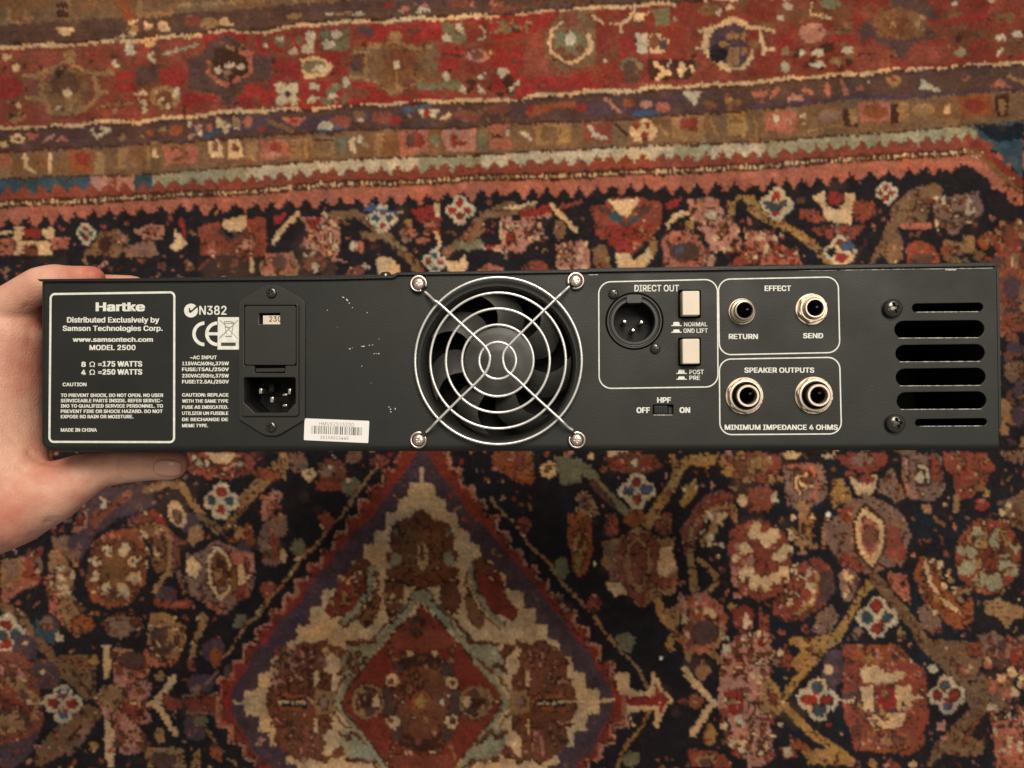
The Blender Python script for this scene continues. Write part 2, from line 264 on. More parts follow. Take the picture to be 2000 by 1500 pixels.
run("""
# ---- tile 1 (top left), scale 3
T 0 0 3
L b 60 0 20 600 10 1500 -60
K tbkty 70 0 -300 1560 30 22
P b 30 60 160 40 160 130 30 140
L t 22 45 60 55 130 120 135
L t 18 150 60 150 110 200 110
P k 330 20 400 20 400 110 330 110
L t 14 340 60 400 60
E b 480 30 60 50
L o 60 720 0 760 110
L t 30 820 20 820 90 1000 80
L t 26 1000 40 1300 20 1560 0
P c 320 160 370 165 440 165 400 215 360 200
K tc 8 590 120 800 240 18
P c 850 130 900 150 880 175 850 170
P c 920 140 960 120 1000 185 930 180
P s 1085 95 1175 100 1130 140
P c 1255 150 1320 105 1385 155
E t 1230 140 60 34
E S 1130 130 60 30
# red band
P r 0 440 130 470 140 575 0 585
L k 8 10 520 110 520
P d 140 300 620 250 620 640 140 700
P S 200 300 350 300 300 380 150 430
P S 480 300 620 260 640 400 520 380
P S 150 620 260 640 300 730 80 740
P S 500 650 620 620 620 700 420 720
L t 34 250 440 330 405 395 365 470 405 560 440 575 560 530 615 450 650 370 670 300 655 245 560 250 440
E e 400 520 130 120
E D 380 490 90 70
L t 40 395 540 400 650
E w 395 540 30 28
E t 410 325 48 34
L t 34 560 440 655 425
L t 30 570 530 630 540
L t 34 250 440 150 450
L t 30 235 575 150 580
E k 345 430 30 22
K tw 6 320 580 500 640 12
P m 680 420 800 390 960 380 1110 420 1050 530 700 540
P r 690 420 800 405 800 470 690 480
P r 670 490 800 490 800 540 700 540
P r 940 410 1060 385 1110 440 1060 520 950 500
P v 800 400 950 390 940 490 800 510
E w 770 295 30 36
E w 695 370 28 28
E w 905 340 32 34
E c 890 265 26 18
L g 22 950 330 1040 300 1170 265
K m 7 600 260 1000 400 26
E t 970 580 90 70
E m 970 580 50 40
L t 16 580 640 640 620 800 605
K cw 8 750 540 870 660 16
K ct 6 920 540 1070 650 22
E w 1040 545 22 26
E p 675 655 18 18
E w 855 645 18 30
K mbk 10 20 330 160 400 22
E c 40 335 30 18
E c 110 400 30 20
K btk 10 0 600 130 720 18
E c 105 620 18 24
P r 1180 200 1450 190 1450 250 1200 280
P v 1230 250 1330 215 1440 250 1490 330 1560 320 1560 500 1430 530 1350 600 1280 560 1110 520 1100 350 1180 320
P k 1260 280 1440 280 1460 420 1340 480 1240 420
L s 26 1225 370 1225 430 1270 470 1330 500 1400 460 1470 440 1475 380 1450 330 1410 300
E w 1340 380 28 18
E w 1410 390 24 22
E w 1280 410 24 18
E q 1330 430 24 30
K t 5 1260 260 1440 300 12
P r 1080 540 1270 560 1260 600 1070 640
P r 1400 560 1560 510 1560 620 1420 620
P v 1300 560 1370 560 1370 620 1290 620
# A2 flowers
P v 150 770 800 740 800 850 100 870
P s 130 780 210 790 240 780 190 830
P s 330 830 370 790 410 830
L p 14 260 830 320 790
E c 20 850 30 20
E c 100 815 36 30
E v 110 815 18 14
L w 18 545 765 560 800 600 800 640 765 600 755
K to 6 700 770 1000 850 16
E y 955 760 26 16
E o 1030 760 40 30
E D 620 830 60 24
DUMMY
""".replace('DUMMY', '') + """
L u 26 1140 760 1200 800 1400 720
K pw 7 1090 720 1200 800 20
E s 1235 745 22 30
K ct 8 1280 700 1400 780 18
E c 1450 720 26 36
E s 1540 750 26 22
# A3
P t 0 920 70 920 70 1040 0 1050
P s 10 900 60 910 60 980 10 980
P b 75 930 140 930 140 1030 75 1035
L c 24 150 910 160 985 200 1000
P b 190 910 280 910 280 1000 210 980
L c 30 300 900 300 1010
P b 330 910 400 910 390 1010 330 1010
P o 410 880 550 890 550 1020 430 1020
E R 490 930 50 40
P t 560 890 610 890 610 1020 560 1020
P e 610 880 690 880 690 1000 610 1000
P t 690 870 750 870 740 1000 690 1000
E b 810 910 60 60
P t 860 870 890 870 890 1000 860 1000
E c 915 900 18 30
P s 960 860 1140 850 1150 960 980 970
L m 16 1000 880 1080 870 1100 920 1030 940
P s 1110 860 1160 860 1170 960 1110 960
P c 1220 830 1300 820 1320 930 1230 930
E b 1270 860 14 30
P c 1340 820 1410 820 1420 930 1340 940
E m 1380 870 22 26
P c 1440 830 1500 820 1500 930 1450 920
E b 1480 870 14 20
E s 1540 860 30 40
# field strip
K nv 10 0 1330 1560 1500 30
E c 20 1365 50 12
P c 90 1330 140 1340 130 1420 80 1400
P r 140 1340 240 1350 240 1400 150 1400
P c 250 1335 310 1340 310 1400 250 1400
P s 0 1400 100 1400 100 1500 0 1500
P c 100 1410 290 1420 300 1500 90 1500
P m 150 1440 220 1440 220 1500 150 1500
P s 290 1390 400 1390 390 1460 310 1460
DS 0 0 0
""".replace('DS 0 0 0', '') + """
D wru 500 1370 60
P e 590 1360 700 1340 760 1400 700 1500 480 1500 560 1420
E k 620 1430 40 50
P p 790 1350 880 1310 970 1320 960 1400 860 1410
P s 830 1350 900 1330 950 1340 900 1380
P q 730 1440 900 1400 930 1500 740 1500
P c 1020 1340 1060 1380 1090 1430 1040 1470 990 1450 1030 1400
P n 1100 1330 1200 1330 1190 1500 1080 1500
P S 1160 1330 1290 1300 1300 1380 1380 1410 1450 1340 1560 1280 1560 1500 1180 1500
P c 1300 1290 1440 1260 1450 1340 1380 1370 1310 1340
L v 22 1300 1360 1350 1410 1440 1370
E w 1465 1420 22 18
L r 26 1060 1290 1080 1380
# ---- tile 2, origin 480,0 scale 2.777
T 480 0 2.777
K kbt 30 0 -60 900 60 16
P w 400 60 440 40 500 40 480 90 430 80
E t 530 60 60 26
P t 200 90 250 80 310 90 260 120
L v 60 180 60 900 20 1444 -20
E r 780 30 30 14
E d 1160 20 60 26
E s 1350 20 26 14
P w 920 70 950 30 970 40 1020 60 960 60 930 90
E w 620 80 40 12
K s 6 600 20 1444 60 14
P r 0 190 1444 90 1444 180 560 240 0 310
P S 0 190 60 180 40 300 0 300
P r 150 320 560 280 550 420 150 440
L k 8 160 385 300 385
L k 8 460 360 560 350
P c 300 320 400 310 460 350 490 370 440 420 320 430
E G 380 365 60 34
E w 400 375 40 16
P v 30 300 150 310 140 440 0 470
L s 22 0 280 30 290 30 400 0 420
K Ged 9 80 210 300 270 24
E w 110 240 18 14
E w 190 210 24 12
E w 355 205 28 30
E w 260 280 28 20
E w 340 265 34 28
P G 400 170 560 160 560 280 420 280
E w 500 195 32 28
E w 450 250 34 26
L b 12 400 180 410 280
P S 560 150 620 140 660 240 570 260
P V 600 150 700 150 690 210 640 200
P e 570 270 690 250 750 230 900 260 1040 240 1050 420 920 470 800 520 700 450 570 440
P b 700 270 820 240 960 290 970 420 850 500 720 430
E m 840 330 90 60
L t 26 660 260 660 430
L t 26 660 270 800 225 950 280 1000 260
L t 22 590 290 660 300
L t 22 590 420 660 420
L t 22 700 450 790 500 880 490 950 440
P w 800 335 840 335 835 400 810 400
L t 20 820 400 825 480
P t 780 170 840 170 850 220 770 220
P v 580 310 640 310 640 390 580 390
P r 840 150 1060 120 1070 220 900 240
L v 14 850 180 950 170
P r 1060 250 1190 250 1180 380 1060 390
L k 8 1070 300 1180 300
P R 1190 250 1444 220 1444 400 1200 400
E p 1260 300 60 40
E d 1260 300 30 20
E c 1340 285 20 12
P G 1060 130 1190 120 1190 230 1070 230
E w 1160 155 24 26
E w 1090 210 30 20
P R 1200 130 1250 120 1260 230 1200 230
L w 16 1265 140 1300 160 1300 200 1260 215
L g 10 1330 180 1444 160
K bGk 10 1330 120 1444 170 16
P r 0 460 160 440 160 560 0 600
A w 4 225 510 42 26
E b 225 510 24
P r 170 450 560 440 700 450 800 530 1050 490 1060 540 300 590
A w 4 225 510 42 28
E k 225 510 18
E w 370 470 30 20 30
E w 365 540 36 18 -20
K Ge 8 430 440 570 560 24
E w 550 450 22 22
E w 465 525 22 20
E p 485 560 14
E d 620 510 60 30
L G 50 950 470 1150 455 1180 480
P b 960 400 1060 400 1060 460 960 460
E w 1090 410 22 22
E w 1185 480 18 20
K mk 12 1190 400 1444 520 22
L w 14 1300 400 1265 430 1270 470
P w 1370 380 1420 365 1430 420 1380 430
E w 1285 490 18 12
# A2 tile2
L V 60 0 680 300 660 700 640
L B 20 400 705 540 690
P s 200 640 260 635 320 640 280 690 240 680
E r 262 660 18 14
L e 26 140 660 250 710
E s 10 660 26 30
E r 90 700 26 14
P w 385 690 430 655 460 650 495 690 430 705
E d 520 660 60 34
P e 570 620 660 615 640 670 600 660
E w 630 655 16 10
E d 740 640 60 34
P r 770 650 820 630 850 660 800 680
L B 22 860 600 1000 580
P p 870 610 920 640 900 650
P w 930 600 1050 595 1020 640 960 630
E r 985 615 20 20
P c 1050 640 1110 605 1120 620 1080 650
E d 1200 620 80 30
K eb 12 1140 580 1444 660 14
L p 12 1330 590 1360 605 1380 585
# A3 tile2
P t 0 770 70 760 60 880 0 880
L b 10 70 760 70 860
P s 80 770 230 760 240 860 80 870
E R 160 800 34 34
E p 150 840 50 16
P t 240 760 310 750 300 870 240 870
L m 10 250 800 300 800
L m 10 250 830 300 830
P y 310 750 340 745 350 870 320 870
P t 350 760 500 740 490 860 360 860
E e 420 800 40 26
L k 10 360 770 480 760
E G 525 790 28 50
P c 560 760 600 750 600 840 570 840
P b 600 740 700 730 690 860 600 860
E w 620 765 18 26
E t 650 800 26 18
P t 705 730 760 730 740 850 705 850
P b 750 740 820 730 810 850 750 850
P s 820 720 990 700 990 820 840 850
E R 920 760 54 44
E v 890 760 26 40
P b 990 710 1060 700 1060 830 990 840
E G 1030 760 24 40
P p 1060 700 1250 690 1250 820 1080 830
E r 1130 760 16 36
E r 1170 775 26 14
P e 1250 690 1310 680 1310 820 1250 820
E G 1280 760 20 60
P s 1320 680 1444 670 1444 810 1320 815
E b 1350 730 40 40
E w 1430 720 12 16
# field strip tile 2
P S 0 1190 100 1180 110 1280 60 1350 40 1400 0 1410
E p 10 1330 50 30
P r 155 1170 220 1160 200 1210 160 1220
L c 26 280 1165 210 1230 145 1310
P n 230 1220 290 1190 330 1250 260 1330 190 1330
P p 290 1180 430 1180 510 1260 520 1340 490 1400 560 1430 470 1420 400 1370 300 1330 350 1260
K rwcs 40 320 1190 510 1390 14
P r 330 1190 420 1180 400 1220 350 1230
L c 18 430 1160 500 1240
E t 180 1450 100 80
P s 110 1380 250 1370 260 1480 100 1480
E v 190 1430 46 44
L t 22 250 1370 280 1430 270 1490
L c 20 30 1400 40 1480
E s 240 1460 24
L e 46 470 1170 600 1160 680 1210 800 1310 900 1420 960 1490
P e 620 1260 760 1270 700 1310 640 1290
L G 24 700 1230 860 1370
P n 560 1200 630 1200 620 1300 560 1310
E s 620 1340 30 34
E w 590 1340 20 24
D wru 745 1190 70
L B 16 650 1140 820 1160
E B 690 1130 24 18
L w 10 820 1150 880 1145
P r 905 1130 1010 1110 1060 1180 1050 1280 1000 1250 930 1190
P S 960 1190 1050 1200 1050 1280 980 1250
P c 1020 1100 1055 1100 1055 1180 1030 1180
L c 20 1030 1270 1050 1340
E y 880 1210 34 24
E q 880 1270 34 50
E w 910 1260 20 20
K os 7 860 1220 1010 1320 22
E s 960 1310 34 20
P c 710 1410 780 1400 840 1450 830 1500 720 1500
E d 600 1480 50 30
E w 660 1450 20 10
E d 380 1430 60 44
E w 385 1450 24 20
D wur 1030 1420 64
P c 1080 1400 1160 1420 1190 1380 1210 1430 1180 1500 1110 1500 1100 1440
D wru 1165 1140 74
E r 1120 1140 26 20
E r 1205 1140 24 20
L e 50 1090 1370 1200 1290 1290 1180 1444 1120
P G 1130 1310 1290 1300 1290 1350 1130 1360
L e 26 1200 1300 1310 1240
P n 1300 1190 1390 1190 1370 1310 1310 1310
P p 1390 1190 1444 1180 1444 1330 1390 1300
L w 18 1390 1220 1400 1300
L w 20 1300 1340 1444 1360
E r 1330 1340 24 14
P s 1250 1470 1320 1430 1400 1450 1400 1500 1240 1500
# ---- tile 3, origin 960,0
T 960 0 2.777
K kbm 16 0 0 600 30 18
P r 0 90 400 60 340 170 180 200 0 230
L t 14 20 170 170 150 230 110
K kGt 12 0 110 200 180 16
P e 380 60 560 50 580 360 380 400 290 320 290 200
P d 380 60 470 60 470 150 400 150
L c 24 330 170 320 290 360 320 430 355 500 320 550 260 530 200
L c 18 330 180 380 130
P G 350 190 470 170 530 260 480 300 430 330 350 280
E w 435 215 34 36
E m 380 280 24 18
E m 430 310 26 22
E m 480 270 26 22
P r 0 260 180 240 180 460 0 500
P r 180 420 560 400 700 430 700 480 300 500 100 540
P S 200 250 290 250 300 400 200 440
P w 30 380 90 365 95 410 50 430
L w 26 110 480 155 440
E k 90 440 30 34
P R 560 60 1060 40 1060 440 580 460
L c 24 550 95 600 130 680 135 740 120 780 70
L c 18 700 140 710 180
P c 790 80 860 70 820 130 760 130
P G 860 60 960 50 960 140 900 150
P m 590 300 700 250 700 330 600 360
P r 700 230 790 210 790 330 700 340
P w 785 185 850 190 850 300 790 295
P c 850 200 910 190 970 230 940 290 860 300
E m 880 240 30 34
E V 930 245 24 28
L r 20 620 130 700 120
E G 760 370 60 50
E D 770 400 50 60
E t 790 370 20 34
E w 625 345 8 10
P k 840 330 1100 320 1130 430 860 440
L c 22 890 350 960 400
L c 22 900 430 950 380
P c 1030 320 1060 360 1030 430 1010 380
L c 20 1080 370 1120 420
L w 12 970 330 960 360
P R 1000 20 1280 10 1280 100 1090 160 1000 170
E b 1180 60 60 30
E w 1235 75 20 20
E g 990 105 12 12
P c 1070 160 1150 160 1230 130 1300 90 1420 130 1500 170 1500 290 1430 290 1380 370 1290 400 1210 350 1150 280 1060 280 1150 250 1160 190
P V 1200 170 1300 130 1400 150 1440 220 1420 310 1340 370 1230 330 1180 270
E n 1230 290 50 50
E t 1310 200 36 20
P t 1290 260 1340 260 1350 350 1280 370
E y 1260 240 26 14
E y 1370 200 20 20
E t 1370 280 24 16
E b 1420 20 90 40
E c 1290 50 24 18
K S 8 1280 0 1500 90 20
P S 1120 330 1260 380 1200 440 1080 440
P S 1400 380 1500 340 1500 430 1300 440
P d 0 40 160 30 100 60 0 70
# A2 t3
E d 40 590 60 30
P S 180 610 230 570 350 580 320 610 200 640
E r 215 590 24 20
L o 36 250 590 440 570
E r 490 590 30 20
L V 44 540 600 880 580 1040 540
L p 18 620 540 700 610
E o 750 560 36 24
E p 840 570 34 22
L B 24 780 620 900 620
E s 930 590 44 26
P w 1040 500 1140 500 1110 570 1070 540
K bdo 14 1150 500 1500 590 18
E y 1290 540 20 20
P t 1400 490 1500 480 1500 510 1410 520
# A3 t3
P s 0 680 110 670 110 790 0 800
E w 95 725 16 20
E k 40 740 30 10
P e 110 680 240 680 240 790 120 790
L w 18 170 720 210 750
P t 240 680 440 670 430 790 240 790
P e 280 700 360 700 360 770 280 770
P y 380 700 425 700 420 790 370 780
E e 450 720 24 50
P S 495 670 660 660 650 780 500 770
L w 26 530 690 560 740 620 750
P e 660 670 750 660 750 780 670 780
L k 10 680 680 740 740
E c 825 715 74 64
E R 790 685 22 22
E R 835 745 22 24
E R 850 690 14 18
P e 900 660 970 650 970 770 900 770
L t 16 910 690 960 740
P t 970 640 1160 620 1160 770 980 760
P R 1020 660 1120 640 1120 720 1030 710
P e 1160 620 1280 620 1280 770 1170 760
L t 20 1190 650 1230 740
P y 1280 620 1400 610 1390 750 1290 740
E b 1330 660 34 14
P e 1400 620 1500 600 1500 750 1400 750
L t 20 1440 620 1440 740
# field t3
P e 0 1130 120 1120 240 1100 240 1130 100 1180 0 1180
L c 14 60 1140 240 1100
P r 150 1150 320 1110 330 1170 160 1190
L p 18 170 1190 330 1170
P p 60 1190 130 1200 270 1210 300 1290 220 1330 160 1370 0 1350 60 1330
K rwc 24 70 1210 280 1310 14
E R 110 1290 22 26
P n 330 1130 530 1110 520 1300 340 1290
L c 26 335 1120 455 1250
L S 20 370 1130 490 1095
E e 370 1250 30 50
P n 0 1370 160 1370 230 1310 330 1320 330 1430 80 1440 0 1440
P S 100 1500 200 1430 240 1400 310 1440 320 1500
P S 530 1120 620 1110 650 1080 820 1080 920 1100 920 1220 860 1300 780 1370 740 1420 690 1350 570 1280 560 1200
P r 600 1230 860 1230 780 1350 720 1410 640 1320
P c 640 1090 800 1080 790 1130 740 1180 690 1160
L v 26 600 1130 700 1200 740 1230 860 1120
E u 680 1180 36 26 30
E u 775 1185 26 16 -30
P p 350 1330 490 1300 540 1380 530 1470 360 1470
E q 420 1380 60 50
K cp 14 360 1310 530 1460 14
P e 550 1340 620 1330 660 1480 570 1490
P c 670 1380 760 1380 780 1430 900 1310 880 1400 800 1490 700 1490
E y 880 1340 20 50
P r 940 1100 1030 1070 1020 1110 960 1140
L c 26 960 1220 1000 1170 1080 1140
E y 1070 1230 26 36
P n 960 1210 1050 1200 1050 1250 960 1250
P p 1060 1080 1200 1070 1260 1150 1350 1250 1360 1380 1230 1360 1200 1460 1160 1460 1190 1340 1110 1220 1080 1170
K wcbsmk 50 1080 1090 1340 1400 16
E w 1190 1170 36 26
P s 930 1290 1010 1250 1140 1290 1160 1400 1150 1480 930 1470
E v 1050 1370 80 56
E B 1020 1360 26 14
L s 20 950 1290 950 1460
P y 1280 1100 1370 1070 1410 1100 1430 1150 1500 1200 1500 1160 1440 1100 1430 1060 1330 1060 1320 1170 1280 1150
L y 36 1400 1130 1500 1200
P n 1380 1190 1440 1210 1400 1330 1330 1290
P S 1440 1290 1500 1260 1500 1440 1280 1450
K scm 20 1370 1250 1500 1400 18
E c 1480 1100 24 30
# ---- tile 4, origin 1460,0
T 1460 0 2.777
P R 0 0 1500 -40 1500 330 800 380 0 430
K Smb 40 0 20 1500 330 34
P m 160 50 560 20 560 110 160 120
E w 220 35 26 26
E w 180 100 24 20
E G 450 20 60 40
L c 16 350 20 340 80 440 90
E w 430 100 30 12
E p 350 180 70 60
P r 160 200 290 200 280 250 160 250
P r 410 200 600 190 600 240 420 240
L k 8 470 165 640 170
L c 26 0 150 60 150 140 170
L c 26 70 170 90 290
L c 22 90 270 140 270
L c 22 0 350 30 290
K kb 18 190 260 570 380 26
E t 205 285 22 30
E w 300 290 20 22
E w 385 290 34 26
E w 540 280 34 24
E g 210 370 24 30
E w 380 360 40 16
E t 480 340 36 26
P S 580 250 780 270 780 370 600 400
L k 10 600 300 690 300
P v 640 110 680 90 740 60 800 0 980 0 1020 80 1060 100 960 120 1010 170 1060 200 980 220 900 240 830 330 800 280 700 240 680 200 600 230 620 130
P b 680 90 830 40 980 100 970 200 830 220 690 200
E m 830 150 70 50
K tb 14 700 60 960 200 16
P S 880 260 1100 230 1200 290 1060 350 860 340
L t 12 1080 240 1090 260
E g 1150 290 34 22
P m 1080 170 1340 160 1340 220 1100 230
P r 1060 110 1300 70 1320 120 1100 150
E w 1370 210 30 26
E w 1460 190 34 22
E G 1450 240 60 26
L w 16 1360 300 1390 255
P m 1380 230 1500 220 1500 290 1400 310
E w 1130 30 26 12
E w 1320 8 30 8
# A2 t4
L D 80 0 500 500 480 1000 450 1500 410
L V 20 0 575 500 545 1000 520 1500 475
P s 20 500 120 490 110 520 40 530
L s 24 130 530 170 490
P p 210 560 240 510 290 520 300 550 260 545
L s 22 310 490 350 510
L s 24 430 470 430 520
L s 24 510 450 530 510
P s 580 500 610 460 630 500
E w 660 455 8 8
P t 740 430 850 420 820 470 780 470
E r 795 440 16 12
P w 940 490 960 430 1000 470 1040 480 1050 500
E w 955 440 8 14
L s 14 1160 420 1180 435 1200 420
P s 1320 470 1370 415 1420 470
L t 20 1420 410 1490 450
# A3 t4
P e 0 600 90 590 80 720 0 740
L t 18 40 620 50 720
P s 80 620 240 600 270 640 270 720 100 720
E w 160 650 22 24
E w 230 665 10 10
P b 270 590 330 590 330 720 270 720
K c 5 280 620 320 710 12
P e 325 580 500 570 520 680 340 690
E q 440 640 60 50
L t 16 330 715 500 690
P k 500 600 590 590 590 690 520 690
P t 540 600 590 590 590 670 550 680
P s 590 570 780 550 790 660 610 670
E o 700 610 70 34
P k 780 560 830 560 830 670 790 670
P t 820 560 880 550 880 660 830 670
P e 880 560 1060 550 1060 660 890 650
E t 960 600 60 40
P b 1060 560 1140 550 1130 650 1060 650
E c 1090 600 24 30
P o 1135 520 1320 510 1340 620 1170 650
E R 1230 580 60 40
P k 1340 520 1420 510 1410 640 1350 640
E t 1385 580 20 40
P e 1420 520 1500 510 1500 610 1420 610
# corner: blue field
P u 1195 690 1500 660 1500 1000 1440 900 1390 890 1380 840 1330 820 1320 770 1260 765 1240 710
P N 1230 690 1500 670 1500 760 1340 770 1300 740
P R 1195 760 1240 760 1320 830 1400 900 1440 930 1500 960 1500 1040 1380 960 1280 880 1200 840
P b 1200 815 1250 820 1290 860 1400 950 1500 1030 1500 1070 1380 980 1280 890 1200 850
K c 16 1210 830 1290 870 5
K c 8 1390 950 1500 1050 5
P s 900 900 1060 880 1180 860 1260 880 1380 980 1500 1060 1500 1110 1420 1100 1400 1050 1320 1020 1280 950 1180 930 1160 890 1060 920
P n 1160 900 1210 910 1250 950 1300 980 1330 1030 1400 1060 1420 1120 1500 1130 1500 1190 1350 1190 1290 1160 1270 1000 1160 970
# field t4
L y 42 0 1080 40 1150 200 1230 320 1290 460 1440
L t 16 0 1110 150 1230
D wru 160 1110 84
E u 160 1130 30 22
E v 290 1085 30 14
P c 350 1060 430 1040 430 1120 480 1150 530 1110 530 1050 590 1050 590 1100 560 1180 560 1220 430 1210 400 1120
E r 480 1080 50 40
P S 280 1130 380 1140 420 1200 380 1210 290 1180
P S 570 1090 690 1090 690 1170 620 1210 580 1180
P S 340 1240 640 1220 600 1280 520 1340 440 1300
P q 470 1220 500 1220 500 1270 470 1270
D wrr 750 1050 60
P n 690 1090 760 1110 750 1190 690 1170
P e 770 1140 860 1040 1000 990 1060 1020 1050 1070 1000 1080 1000 1120 960 1200 1000 1240 830 1240 780 1200
L m 16 870 1180 930 1100 1000 1090
P s 800 1230 900 1210 1000 1220 990 1250 840 1250
P q 1010 1080 1250 1040 1290 1150 1240 1200 1180 1210 1130 1280 1090 1270 1070 1230 1010 1220
K mwcv 40 1020 1070 1260 1240 14
P e 620 1500 690 1360 760 1200 840 1200 770 1300 700 1400
P e 720 1310 820 1260 850 1300 840 1400 770 1430 730 1380
P n 840 1270 1020 1260 1080 1290 1340 1210 1340 1300 1180 1290 1160 1350 1060 1400 840 1370
P S 860 1340 920 1310 1000 1330 1040 1390 1030 1440 860 1440
E v 950 1400 60 30
K eot 18 1070 1290 1340 1420 30
E t 1210 1330 30 50
P R 1350 1230 1500 1200 1500 1500 1350 1500
K tsmv 24 1350 1200 1500 1480 24
D wru 500 1370 84
P c 430 1330 570 1330 560 1430 510 1440 450 1400
E B 540 1340 40 26
E r 510 1400 34 24
E N 450 1370 26 30
P s 0 1250 120 1280 260 1370 300 1440 0 1440
K cprm 40 0 1260 270 1440 16
L k 16 560 1430 640 1310
""")
# right margin next to the case
run("""
T 0 0 1
M
P d 1940 500 2060 480 2060 660 1940 640
K omdtbVen 620 1930 500 2920 880 11
E V 1975 560 18 24
E e 1990 620 12 12
E V 1985 680 20 10
E e 1985 725 24 22
E V 1990 760 10 20
E t 1965 805 14 26
E V 1990 815 12 20
""")

